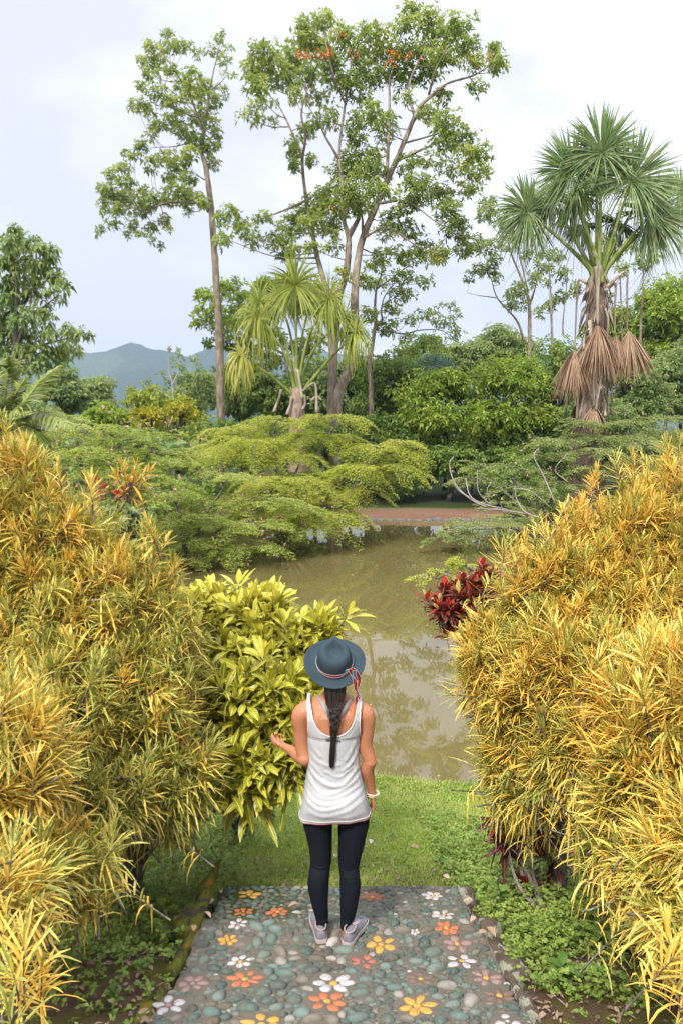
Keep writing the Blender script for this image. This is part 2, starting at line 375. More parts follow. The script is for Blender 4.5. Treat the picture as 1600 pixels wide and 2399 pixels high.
# mortar slab
ys = np.array(sorted(set(list(np.linspace(1.2, 4.22, 60)) + [4.221] + list(np.linspace(4.25, 4.94, 16)) + [4.941] + list(np.linspace(4.97, 5.27, 8)))))
us = np.linspace(-1, 1, 50); V = []; F = []
jl = .02 * np.sin(ys * 9) + .012 * np.sin(ys * 31); jr = .02 * np.sin(ys * 8 + 2) + .012 * np.sin(ys * 27)
for i, y in enumerate(ys):
    a_, b_ = edges(y); a_ += jl[i]; b_ += jr[i]; z = float(step_z(y))
    row = [(a_ - .02, y, z - .22)] + [(a_ + (b_ - a_) * (u + 1) / 2, y, z + .004 * sin(u * 19 + y * 5)) for u in us] + [(b_ + .02, y, z - .22)]
    V += row
n = len(us) + 2
V += [(x, y + .01, -.85) for (x, y, z) in V[-n:]]
I = (np.arange(len(ys))[:, None] * n + np.arange(n - 1)[None]).ravel()
mk('mortar_bed', V, np.stack([I, I + 1, I + n + 1, I + n], -1), mortar, paving, smooth=False)

def dome(geo, x, y, z, ax, ay, h, rot, rnd, irr=.12, slope=0.0):
    nr, ns = 4, 11
    ph = rng.random() * 6; th = np.linspace(0, 2 * pi, ns, endpoint=False)
    rr = 1 + irr * np.sin(th * 2 + ph) * .6 + irr * np.sin(th * 3 + ph * 2) * .5 + irr * .3 * rng.normal(size=ns)
    v = [(x, y, z + h)]
    for k in range(1, nr + 1):
        q = k / nr; s = sin(q * pi * .56); c = cos(q * pi * .56)
        cx = ax * rr * s * np.cos(th); cy = ay * rr * s * np.sin(th)
        X_ = x + cx * cos(rot) - cy * sin(rot); Y_ = y + cx * sin(rot) + cy * cos(rot)
        v += list(zip(X_, Y_, z + h * c + slope * (Y_ - y)))
    j = np.arange(ns); j2 = (j + 1) % ns
    geo.add(v, np.zeros((0, 4), int), np.tile([0, 0, rnd], (len(v), 1))); b = geo.n - len(v)
    geo.f.append(np.stack([np.full(ns, b), b + 1 + j, b + 1 + j2], -1))
    for k in range(nr - 1):
        o = b + 1 + k * ns; geo.f.append(np.stack([o + j, o + ns + j, o + ns + j2, o + j2], -1))
taken = []
FL = [(590, 205, 33, 'orange', 'yellow', 6), (485, 205, 31, 'orange', 'orange', 6), (502, 152, 36, 'yellow', 'yellow', 5), (470, 243, 28, 'white', 'pink', 6), (438, 292, 28, 'yellow', 'yellow', 6),
      (476, 357, 38, 'white', 'yellow', 6), (490, 411, 50, 'orange', 'yellow', 7), (760, 423, 58, 'white', 'yellow', 6), (741, 479, 55, 'orange', 'yellow', 6), (1016, 492, 58, 'yellow', 'yellow', 6),
      (540, 550, 60, 'yellow', 'yellow', 6), (256, 490, 52, 'white', 'pink', 5), (905, 303, 42, 'yellow', 'yellow', 5), (850, 358, 40, 'red', 'brown', 5), (1137, 303, 42, 'pink', 'yellow', 5),
      (1152, 356, 46, 'white', 'yellow', 5), (1104, 255, 36, 'orange', 'yellow', 6), (1096, 214, 34, 'white', 'yellow', 6), (1064, 156, 32, 'white', 'yellow', 6), (878, 160, 34, 'red', 'yellow', 6),
      (1225, 407, 48, 'pink', 'yellow', 6), (1266, 461, 46, 'brown', 'yellow', 6), (1025, 412, 42, 'brown', 'yellow', 6), (1008, 267, 14, 'white', 'red', 5),
      (330, 425, 48, 'pink', 'pink', 6), (1290, 542, 40, 'white', 'white', 3)]
where = ['nearest the woman on the far left', 'on the mossy step', 'at the far edge', 'near the left edge', 'near the near edge', 'near the right edge', 'beside her feet']
CN = {'orange': 'orange', 'white': 'white', 'yellow': 'yellow', 'pink': 'dusty pink', 'red': 'brick red', 'brown': 'brown'}
for (zx, zy, rz_, cp, cc, npet) in FL:
    px, py = Z_(zx, zy); x, y = on_step(px, py); z = float(step_z(y)); r = 1.16 * rz_ / 1.3067 / PM(y, z)
    taken.append((x, y, r * .98)); gp, gc = Geo(), Geo(); ph = rng.random() * 2
    sl = float((step_z(y + .01) - step_z(y - .01)) / .02); sl = max(sl, -.6)
    for k in range(npet):
        a_ = ph + k * 2 * pi / npet + rng.normal() * .09; rr = r * (.60 + .05 * rng.normal())
        dome(gp, x + cos(a_) * rr, y + sin(a_) * rr, z - .003 + sl * sin(a_) * rr, r * .38 * rng.uniform(.85, 1.1), r * .235 * rng.uniform(.85, 1.25) * (6.5 / npet) ** .5, .012, a_, .5, .10, sl)
    dome(gc, x, y, z - .003, r * .2, r * .19, .012, 0, .5, .08, sl)
    fl = gp.build('mosaic_flower', PC_[cp], paving, label=f'{CN[cp]} stone petals around a {CN[cc]} centre'); c_ = gc.build('flower_centre', PC_[cc])
    c_.parent = fl
# pebbles by dart throwing, big ones first
g = Geo(); pl = list(taken); cell = {}
def near_ok(x, y, r):
    cx, cy = int(x / .1), int(y / .1)
    for i in range(cx - 2, cx + 3):
        for j in range(cy - 2, cy + 3):
            for (a_, b_, c_) in cell.get((i, j), ()):
                if (x - a_) ** 2 + (y - b_) ** 2 < (r + c_) ** 2: return False
    return True
for (x, y, r) in taken:
    if True:
        for _ in range(1): cell.setdefault((int(x / .1), int(y / .1)), []).append((x, y, r))
for (r0, r1, tries) in ((.034, .046, 700), (.024, .034, 7000), (.016, .023, 22000), (.010, .014, 26000)):
    for _ in range(tries):
        y = rng.uniform(2.3, 5.25); r = rng.uniform(r0, r1); tight = .86 if r1 < .03 else .98
        if y > 4.2 and r > .027: r *= .62
        a_, b_ = edges(y); x = rng.uniform(a_ + r, b_ - r)
        if abs(y - 4.22) < r or abs(y - 4.94) < r: continue
        if .1 < x < .78 and y > 4.98 and rng.random() < .75 and y < 5.2: continue
        if not near_ok(x, y, r * tight): continue
        cell.setdefault((int(x / .1), int(y / .1)), []).append((x, y, r * tight))
        e_ = rng.uniform(1.0, 1.75); sl = float((step_z(y + .01) - step_z(y - .01)) / .02); sl = max(sl, -.6)
        dome(g, x, y, float(step_z(y)) - .004, r * e_ ** .5 * 1.04, r / e_ ** .5, r * rng.uniform(.6, .85), rng.choice([0, pi / 2, rng.random() * pi], p=[.55, .05, .4]) + rng.normal() * .3, rng.random(), .13, sl)
g.build('pebble', pebble_m, paving, label='grey green river pebbles set in the mortar')['kind'] = 'stuff'
# raised mortar kerbs: mossy left, lichen-crusted right
def kerb(side, y0, y1, mat, name, lab, w=.105):
    ys = np.linspace(y0, y1, 46); V = []
    for y in ys:
        e_ = edges(y)[0 if side < 0 else 1]; b = w * (.95 + .45 * sin(y * 5 + side) + .35 * sin(y * 13.7) + .15 * rng.normal()) ; z = float(step_z(min(y, 4.2))) * .8 + float(step_z(y)) * .2
        j = .03 * rng.normal(size=6)
        o = np.array([.0, .03, .35, .7, .95, 1.1]) * b; hh = np.array([-.035, .004, .012, .0, -.03, -.12])
        zz = float(step_z(y)) if side > 0 else z
        V += [(e_ + side * (q + (.015 if side < 0 else .0)), y, zz + h_ + jj * .5) for q, h_, jj in zip(o, hh, j)]
    I = (np.arange(len(ys) - 1)[:, None] * 6 + np.arange(5)[None]).ravel()
    f = np.stack([I, I + 6, I + 7, I + 1], -1) if side > 0 else np.stack([I, I + 1, I + 7, I + 6], -1)
    mk(name, V, f, mat, paving, label=lab)
m = M_('mossy_kerb'); p = m.pos(); n1 = m.noise(p, 14, 4, .6); n2 = m.noise(p, 120, 4, .7)
c = m.mix(n2, (.09, .11, .015), (.26, .27, .04)); c = m.mix(m.ss(n1, .58, .66), c, (.42, .19, .03)); c = m.mix(m.ss(n1, .50, .42), c, m.mix(n2, (.05, .035, .025), (.16, .12, .09)))
kerb(-1, 2.5, 4.9, m.done(m.bsdf(c, .95, .1, m.bump(n2, 1, .02))), 'kerb', 'mossy left kerb with an orange lichen patch')
m = M_('lichen_kerb'); p = m.pos(); n1 = m.noise(p, 11, 4, .6); n2 = m.noise(p, 120, 4, .7)
c = m.mix(n2, (.09, .065, .045), (.26, .20, .15)); c = m.mix(m.ss(n1, .50, .56), c, m.mix(n2, (.30, .32, .22), (.55, .55, .42)))
kerb(1, 2.5, 4.9, m.done(m.bsdf(c, .95, .1, m.bump(n2, 1, .02))), 'kerb', 'crumbling right kerb with pale lichen')

# ------------------------------------------------------------------ grass and ground cover
def tufts(n, x0, x1, y0, y1, keep):
    x = rng.uniform(x0, x1, n); y = rng.uniform(y0, y1, n)
    m_ = keep(x, y); return x[m_], y[m_]
off_path = lambda x, y: ~((np.abs(x - .0) < np.where(x < 0, .84, .80) + .08 * np.sin(y * 7)) & (y < 5.29))
def patch_noise(x, y): return np.sin(x * 2.3 + np.sin(y * 1.9) * 1.3) * np.cos(y * 2.1 + np.sin(x * 1.4)) * .5 + .5
lawn = foliage('lawn_blade', (.24, .36, .045), (.44, .53, .09), (.60, .60, .20), .35, .5, 1.5)
g = Geo()
x, y = tufts(230000, -4.2, 5.2, 4.7, 9.1, lambda x, y: off_path(x, y) & (pond_s(x, y) > 1.0) & (np.abs(x) < y * .62))
gc = patch_noise(x, y); keep = (np.abs(x - .1) < .95 + .5 * gc + (y - 5.4) * .55); kk = keep | (rng.random(len(x)) < .35); x, y = x[kk], y[kk]
z = ground_z(x, y); N = len(x); D = np.stack([rng.normal(size=N) * .45, rng.normal(size=N) * .45, np.ones(N)], -1)
hgt = rng.uniform(.022, .065, N) * (1 + .5 * patch_noise(x * 3, y * 3))
leaves(g, np.stack([x, y, z - .005], -1), D, hgt * 1.35, rng.uniform(.004, .0085, N), rng.uniform(.1, .7, N), 3, lambda t: 1 - t * .85, .3, age=np.clip(rng.normal(.0, .22, N), 0, .8))
tag(g.build('grass', lawn), 'short green grass on the slope above the pond', kind='stuff')
gcov = foliage('ground_cover_leaf', (.14, .24, .04), (.27, .37, .07), (.38, .45, .10), .3, .5, 2.5)
g = Geo()
def cover(n, x0, x1, y0, y1, dens, size=(.018, .036), hmax=.12):
    x, y = tufts(n, x0, x1, y0, y1, lambda x, y: off_path(x * 1.0, y) & (pond_s(x, y) > 1.0) & (rng.random(len(x)) < dens(x, y)))
    z = ground_z(x, y); N = len(x); k = 5
    h_ = rng.random(N) ** 1.3 * hmax * (.5 + patch_noise(x * 4, y * 4))
    for i in range(k):
        a_ = rng.random(N) * 2 * pi; el = rng.uniform(-.1, .7, N)
        D = np.stack([np.cos(a_), np.sin(a_), el], -1); s = rng.uniform(*size, N)
        diamonds(g, np.stack([x, y, z + h_], -1), D, s, s * .62, np.clip(rng.normal(0, .2, N), 0, .7), .3, .1)
cover(26000, .75, 3.6, 3.3, 7.6, lambda x, y: np.clip(.95 - .35 * np.clip(y - 6, 0, 2), 0, 1) * (patch_noise(x, y) * .5 + .55) * np.clip((y - 3.95 + x * .12) / .3, 0, 1))
cover(26000, -3.4, -.78, 2.4, 8.0, lambda x, y: (patch_noise(x, y) * .55 + .5) * np.clip(.3 + (y - 3.6) * .5, .10, 1))
cover(8000, -1.4, 2.6, 5.4, 8.9, lambda x, y: .28 * (patch_noise(x * 2, y * 2) > .55) + .10)
cover(1200, -2.2, 3.0, 8.3, 9.2, lambda x, y: .8 + 0 * x, (.02, .04), .05)
cover(9000, .9, 3.2, 2.2, 4.2, lambda x, y: .5 * (patch_noise(x * 1.7 + 2, y * 1.7) > .62) + .03)
tag(g.build('ground_cover', gcov), 'low leafy weeds growing beside the steps', kind='stuff')
# taller weedy plants by the left kerb
wd = foliage('weed_leaf', (.08, .17, .03), (.15, .25, .05), (.18, .27, .05), .3)
wst = plain('weed_stem', (.09, .14, .04))
def weed(px, py, h, nl, ls, label):
    p0 = None
    for yy in np.linspace(2.3, 9, 900):
        q = P(px, py, yy)
        if q.z <= gz(q.x, yy): p0 = q; break
    if p0 is None: p0 = P(px, py, 3.2); p0.z = gz(p0.x, 3.2)
    e_ = empty('weed_plant', p0); tag(e_, label, 'weed', 'broad leaved weeds beside the steps')
    gs, gl_ = Geo(), Geo(); pts = curve_pts([p0, p0 + Vector((.02, 0, h * .5)), p0 + Vector((.0, -.02, h))], 5); tube(gs, pts, lerp_r([.005, .003], len(pts)), 5)
    B = []; D = []
    for k in range(nl):
        t = .35 + .65 * k / nl; q = pts[int(t * (len(pts) - 1))]; a_ = k * 2.4; B.append(q); D.append((cos(a_), sin(a_), .25 + .6 * t))
    leaves(gl_, np.array(B), np.array(D), ls, ls * .45, .35, 5, OVATE, .25)
    gs.build('stem', wst, e_); gl_.build('foliage', wd, e_)
weed(355, 2215, .16, 9, .075, 'pale green weed with broad leaves between mossy kerb and left shrubs')
weed(165, 2290, .15, 8, .07, 'small four leaved weed under the near left yellow shrub')
weed(330, 2290, .09, 7, .055, 'dark little weed growing out of the left bank soil')
weed(1165, 2140, .20, 10, .10, 'young spiky green plant in the ground cover beside the red shrub')
weed(1310, 2320, .16, 12, .11, 'dark fern like weed on the bare soil right of the steps')
weed(560, 1960, .18, 9, .09, 'leafy weed on the lawn below the broad leaved shrub')
weed(260, 2360, .12, 9, .06, 'weed at the lowest left corner of the mossy kerb')
# fallen leaves
fm = [plain('dry_leaf_tan', (.34, .22, .14), .8), plain('dry_leaf_pink', (.42, .27, .22), .8), plain('dry_leaf_yellow', (.55, .40, .08), .7), plain('dry_leaf_pale', (.55, .48, .42), .8)]
spots = [(1150, 1945, 1), (620, 1930, 1), (785, 2010, 3), (868, 1985, 3), (700, 2130, 0), (500, 2118, 1), (470, 2135, 0), (440, 2160, 0), (430, 2185, 0), (415, 2170, 1), (520, 2105, 0), (1105, 2120, 1), (1110, 2160, 1), (1120, 2200, 0), (1500, 2340, 2), (1052, 2070, 1), (455, 2195, 0), (395, 2215, 1), (1200, 1980, 1), (960, 1990, 0), (1330, 2050, 1), (540, 2020, 1), (1010, 1925, 1), (480, 2150, 1), (1140, 2185, 0), (405, 2150, 0), (640, 1975, 0), (930, 1930, 0)]
leaf_labels = ['pinkish dead leaf beside the small dark red croton', 'dead leaf on the lawn below the broad leaved croton', "small pale leaf seen on the grass between the woman's knees", "small pale leaf on the grass right of the woman's knee", "tan leaf on the mossy lower tread near the woman's left foot", 'pink dead leaf at the left end of the farthest tread', 'tan curled leaf left of the farthest tread', 'tan leaf in the litter above the mossy kerb', 'brown leaf touching the top of the mossy kerb', 'pinkish leaf beside the upper mossy kerb', 'tan leaf at the far left corner of the steps', 'pink leaf at the far right corner of the steps', 'pink leaf at the upper end of the lichen kerb', 'tan leaf lying on the lichen kerb', 'yellow fallen leaf alone on the bare brown soil at lower right', 'pink leaf just past the far edge of the steps on the right', 'curled tan leaf low beside the mossy kerb', 'pink leaf outside the middle of the mossy kerb', 'pink leaf in the ground cover right of the red croton', 'tan leaf on the lawn right of the woman', 'pink leaf in the ground cover under the right hedge', 'pink leaf on the lawn left of the woman', 'pink leaf high on the lawn near the water', 'pink leaf on the left edge of the mosaic', 'pink leaf near the middle of the lichen kerb', 'tan leaf under the dark trunk left of the steps', "tan leaf on the lawn beside the woman's left thigh", "tan leaf on the lawn right of the woman's hip"]
for li, (px, py, c_) in enumerate(spots):
    q = None
    for yy in np.linspace(2.2, 9, 1200):
        w_ = P(px, py, yy); zz = max(gz(w_.x, yy), float(step_z(yy)) + .03 if (abs(w_.x) < .85 and yy < 5.4) else -9)
        if w_.z <= zz: q = Vector((w_.x, yy, zz)); break
    if q is None: continue
    g = Geo(); a_ = rng.random() * 6.28; s = rng.uniform(.05, .085)
    leaves(g, np.array([[q.x, q.y, q.z + .035]]), np.array([[cos(a_), sin(a_), .1]]), s, s * .5, .2, 5, OVATE, .6, curl=.2)
    tag(g.build('fallen_leaf', fm[c_]), leaf_labels[li], 'leaf', 'fallen leaves on the ground')
lit = foliage('litter', (.12, .075, .045), (.26, .17, .11), (.40, .28, .20), .1, .8, 4)
g = Geo(); x, y = tufts(30000, -2.2, 2.4, 2.3, 5.9, off_path); dx = np.abs(x) - .84; k_ = rng.random(len(x)) < np.clip(.55 - dx * .75, .06, .5) * np.clip(.3 + patch_noise(x * 2.2, y * 2.2), .1, 1) * .55; x, y = x[k_], y[k_]
a_ = rng.random(len(x)) * 6.28; s_ = rng.uniform(.015, .055, len(x)); B_ = np.stack([x, y, ground_z(x, y) + rng.uniform(.005, .05, len(x))], -1)
leaves(g, B_, np.stack([np.cos(a_), np.sin(a_), rng.normal(size=len(x)) * .25], -1), s_, s_ * rng.uniform(.25, .6, len(x)), rng.uniform(-.3, .6, len(x)), 4, OVATE, .5, age=np.clip(rng.normal(.2, .3, len(x)), 0, 1), curl=.15)
tag(g.build('leaf_litter', lit), 'brown leaf litter scattered on the soil along the steps', kind='stuff')
# floating specks
fl_m = plain('floating_leaf', (.50, .22, .06), .6)
g = Geo(); diamonds(g, np.array([[0, 0, 0.]]), np.array([[1, .2, 0.]]), .09, .05, 0, .1); fbase = g.build('floating_leaf', fl_m)
for i in range(26):
    px, py = rng.uniform(600, 1080), rng.uniform(1260, 1800) if i % 3 else rng.uniform(1250, 1350)
    q = G(px, py, WZ + .012)
    o = fbase if i == 0 else fbase.copy()
    if i: COL.objects.link(o)
    o.location = q; o.rotation_euler = (0, 0, rng.random() * 6); k_ = rng.uniform(.6, 1.2) * (1 if q.y > 14 else .6); o.scale = (k_, k_, k_)
    tag(o, 'small orange leaf floating on the pond', 'leaf', 'leaves floating on the pond')
# edging stones on the far bank
g = Geo(); dome(g, 0, 0, 0, .24, .14, .12, 0, .5, .12); est = plain('edging_stone', (.13, .14, .145), .8, .2, .45, 6, .4); eb = g.build('edging_stone', est)
k = 0
for x in np.arange(-2.2, 8.5, .44):
    t_ = 1 - abs((x - PC[0]) / (PC[2] * 1.0)) ** 2.8
    y = PC[1] + PC[3] * 1.0 * max(t_, .01) ** (1 / 2.8)
    o = eb if k == 0 else eb.copy()
    if k: COL.objects.link(o)
    o.location = (x, y - .02, WZ - .02); o.rotation_euler = (0, 0, rng.normal() * .15); o.scale = (rng.uniform(.6, 1.1), 1, rng.uniform(.6, 1.3)); k += 1
    tag(o, 'grey stone in the row edging the far bank of the pond', 'stone', 'stones edging the far bank')
# ------------------------------------------------------------------ trees drawn from clumps and limbs
def rosettes(geo, c, rad, dens, leaf, k=6, droop=.25, age0=0.0, updir=.4, flat=.75):
    """leaf rosettes scattered in an ellipsoid, most of them near its skin"""
    rad = np.asarray(rad, float); n = max(3, int(dens * rad[0] * rad[2] * 4))
    u = nrm(rng.normal(size=(n, 3))); r = rng.random((n, 1)) ** .42
    q = np.asarray(c) + u * r * rad * (1 + .18 * rng.normal(size=(n, 1)))
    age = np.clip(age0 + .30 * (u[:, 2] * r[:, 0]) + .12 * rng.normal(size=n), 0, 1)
    ax = nrm(u * .7 + np.array([0, 0, updir]) + .35 * rng.normal(size=(n, 3)))
    s = perp(ax); t = np.cross(ax, s)
    for i in range(k):
        a_ = i * 2 * pi / k + rng.random(n) * 1.2
        d = ax * rng.uniform(.1, .9, (n, 1)) + s * np.cos(a_)[:, None] + t * np.sin(a_)[:, None]
        L = leaf * rng.uniform(.65, 1.25, n)
        diamonds(geo, q + .12 * leaf * rng.normal(size=(n, 3)), d, L, L * .46, age, .3, droop)
    return q
def clump_tree(name, label, cat, conv, clumps, limbs, Y, mats, leaf=.2, dens=26, spread=.5, k=6, base_gz=True, droop=.25, twig=.02, depth=None, group=None, base_px=None, flowers=None):
    """clumps: (x,y,rx,ry[,density]) and limbs: ([(x,y,dy)...],[radii]) in the coordinates of one photo crop"""
    fx = crop(*conv); s_ = conv[2]
    L0 = limbs[0][0][0]; px, py = fx(L0[0], L0[1]); b = P(px, py, Y + (L0[2] if len(L0) > 2 else 0))
    zb = gz(b.x, b.y); e_ = empty(name, (b.x, b.y, zb)); tag(e_, label, cat, group)
    gt = Geo(); gl_ = Geo(); nodes = []
    for (pts, rad) in limbs:
        pp = [P(*fx(q[0], q[1]), Y + (q[2] if len(q) > 2 else 0)) for q in pts]
        if base_gz and (pts is limbs[0][0] or len(pts[0]) > 3): pp = [Vector((pp[0].x, pp[0].y, zb - .1))] + pp if pp[0].z > zb + .3 else [Vector((pp[0].x, pp[0].y, zb - .1))] + pp[1:]
        cp = curve_pts(pp, 6); rr = lerp_r(rad, len(cp)) * np.linspace(.88, .60, len(cp)); tube(gt, cp, rr, 8, rough=.05)
        for q, r in zip(cp, rr): nodes.append((q, r))
    NP = np.array([q for q, r in nodes]); NR = np.array([r for q, r in nodes])
    spread_y = spread
    for c in clumps:
        x, y, rx, ry = c[:4]; dn = c[4] if len(c) > 4 else 1.0
        dy = float(np.clip(rng.normal(), -1.6, 1.6)) * spread_y if len(c) < 6 else c[5]
        q = P(*fx(x, y), Y + dy); m_ = PM(Y + dy, q.z) * s_
        a_, b_ = rx / m_, ry / m_
        rosettes(gl_, q, (a_, (a_ + b_) * .55, b_), dens * dn, leaf, k, droop)
        qn = np.array(q); d = np.linalg.norm(NP - qn, axis=1) + np.maximum(0, NP[:, 2] - qn[2] + .3 * a_) * 1.2
        i = int(np.argmin(d)); st = NP[i]; ln = np.linalg.norm(qn - st)
        if ln > .15:
            md = (st + qn) / 2 + np.array([0, 0, -.08 * ln]) + rng.normal(size=3) * .06 * ln
            cp = curve_pts([st, md, qn], 4); r0 = min(NR[i] * .6, twig * (1 + .35 * ln)); tube(gt, cp, lerp_r([r0, twig * .5], len(cp)), 5)
        for _ in range(3 if dn >= .9 else 5):
            en = qn + nrm(rng.normal(size=3)) * np.array([a_, a_, b_]) * .9
            cp = curve_pts([qn, (qn + en) / 2 + rng.normal(size=3) * .05, en], 3); tube(gt, cp, lerp_r([twig * .5, twig * .2], len(cp)), 4, cap=False)
    gt.build('trunk', mats[1], e_); gl_.build('crown', mats[0], e_)
    if flowers:
        gf = Geo()
        for (x, y, rx, ry, n) in flowers:
            q = np.array(P(*fx(x, y), Y - spread_y * .9)); m_ = PM(Y, q[2]) * s_
            for _ in range(n):
                c = q + rng.normal(size=3) * np.array([rx, 30, ry]) / m_ * .6
                D = nrm(rng.normal(size=(9, 3)) + np.array([0, -.3, .4])); diamonds(gf, np.tile(c, (9, 1)), D, .11, .06)
        gf.build('blossom', mats[2], e_)
    return e_
brk_grey = bark('grey_bark', (.15, .115, .09), (.34, .27, .21)); brk_brown = bark('brown_bark', (.14, .105, .08), (.30, .24, .18)); brk_dark = bark('dark_bark', (.05, .04, .03), (.12, .10, .08))
fol_a = foliage('broad_green_leaf', (.19, .28, .06), (.33, .42, .10), (.56, .58, .15), .50)
fol_b = foliage('deep_green_leaf', (.14, .23, .065), (.24, .33, .11), (.42, .47, .15), .45)
fol_c = foliage('dark_evergreen_leaf', (.11, .20, .04), (.20, .31, .065), (.36, .44, .09), .42)
fol_d = foliage('yellow_green_leaf', (.20, .29, .03), (.33, .40, .045), (.46, .46, .06), .42)
fol_e = foliage('grey_green_leaf', (.18, .27, .09), (.31, .39, .14), (.44, .49, .16), .45)
fol_f = foliage('fresh_green_leaf', (.17, .28, .035), (.28, .39, .05), (.44, .50, .08), .42)
fol_g = foliage('golden_leaf', (.36, .34, .025), (.50, .42, .03), (.24, .30, .035), .38)
flower_o = plain('orange_flower', (.74, .24, .04), .6)

S = .42
clump_tree('slender_tree', 'tall slender tree with bare straight trunk and lopsided crown leaning left', 'tree', (0, 0, 2.8),
  [(1100,220,35,35),(1000,300,70,35),(1100,300,60,40),(1170,310,60,50),(1030,400,90,50),(930,390,30,40),(1230,300,35,25),(1000,490,80,40),(1120,460,60,40),(930,560,40,30),(1020,600,90,40),(900,690,60,40),(960,720,60,50),(1130,660,80,50),(1200,560,70,60),(1260,500,60,60),(1280,620,90,70),(1340,560,60,60),(1400,660,60,60),(1180,760,90,60),(1050,820,70,50),(990,880,40,40),(1200,860,80,50),(1320,760,70,60),(1390,800,50,40),(1430,880,40,50),(1280,920,90,50),(1370,960,70,50),(1420,960,30,30),(1390,1070,50,50),(1250,1000,70,50),(1220,1050,50,50),(1100,1030,70,50),(1160,1100,80,60),(1110,1170,50,40),(1010,1060,60,40),(990,1110,40,30),(930,960,60,40),(880,1020,50,30),(820,1000,30,20),(1230,1180,70,50),(1170,1250,90,50),(1250,1290,80,50),(1230,1370,40,50),(1100,1310,90,50),(1000,1320,80,50),(930,1260,60,50),(1330,1320,50,50),(920,1370,90,60),(820,1310,90,60),(740,1250,70,60),(830,1190,70,50),(820,1100,60,40),(740,1140,50,40),(670,1240,40,40),(680,1350,50,50),(780,1370,70,40),(740,1470,50,30),(670,1500,35,25),(650,1540,20,20),(880,1480,50,40),(840,1540,30,25),(930,1540,50,25),(1080,1440,50,40),(1000,1490,50,40),(1010,1580,20,25),(1060,1610,18,30),(1110,1500,30,25),
   (1300,350,50,40,S),(1370,330,40,40,S),(1440,260,45,40,.6),(1460,210,20,30,.6),(1500,320,25,30,.6),(1420,350,50,40,S),(1470,400,50,35,.6),(1500,480,50,20,S),(1540,490,20,15,S),(1480,620,30,25,S),(1440,580,40,30,S),(1480,560,20,20,S)],
  [([(1450,2700),(1445,2350),(1430,2000),(1415,1740),(1398,1500),(1385,1340),(1365,1180),(1345,1060),(1322,980),(1350,820),(1370,650),(1400,480),(1425,380),(1455,230)],[.27,.25,.22,.2,.17,.12,.06,.03]),
   ([(1370,1390),(1335,1335,-.3),(1240,1330,-.8),(1100,1330,-1),(940,1380,-.6),(800,1330,0),(700,1300,.4)],[.10,.07,.05,.03]),
   ([(1325,1000),(1260,940,.5),(1150,960,.8),(1000,970,1)],[.06,.045,.03]),([(1340,880),(1280,740,.6),(1180,640,1),(1080,560,1.2)],[.07,.05,.03]),([(1345,860),(1230,600,-.6),(1120,420,-1),(1050,320,-1)],[.06,.05,.03]),
   ([(1345,1180),(1300,1150)],[.05,.03]), ([(940,1380,-.6),(1000,1470,-.5),(1020,1540,-.4),(1055,1600,-.3)],[.03,.02,.01]), ([(760,1330,.2),(720,1420,.4),(670,1490,.5),(652,1530,.5)],[.03,.02,.01]), ([(900,1400,-.4),(870,1480,-.2),(845,1530,0)],[.03,.02,.01]), ([(1060,1350,-1),(1080,1440,-.8),(1110,1500,-.6)],[.03,.02]),([(1385,590),(1450,540),(1500,480,.2)],[.04,.02])],
  42, (fol_a, brk_brown), leaf=.205, dens=54, spread=1.1, twig=.022)

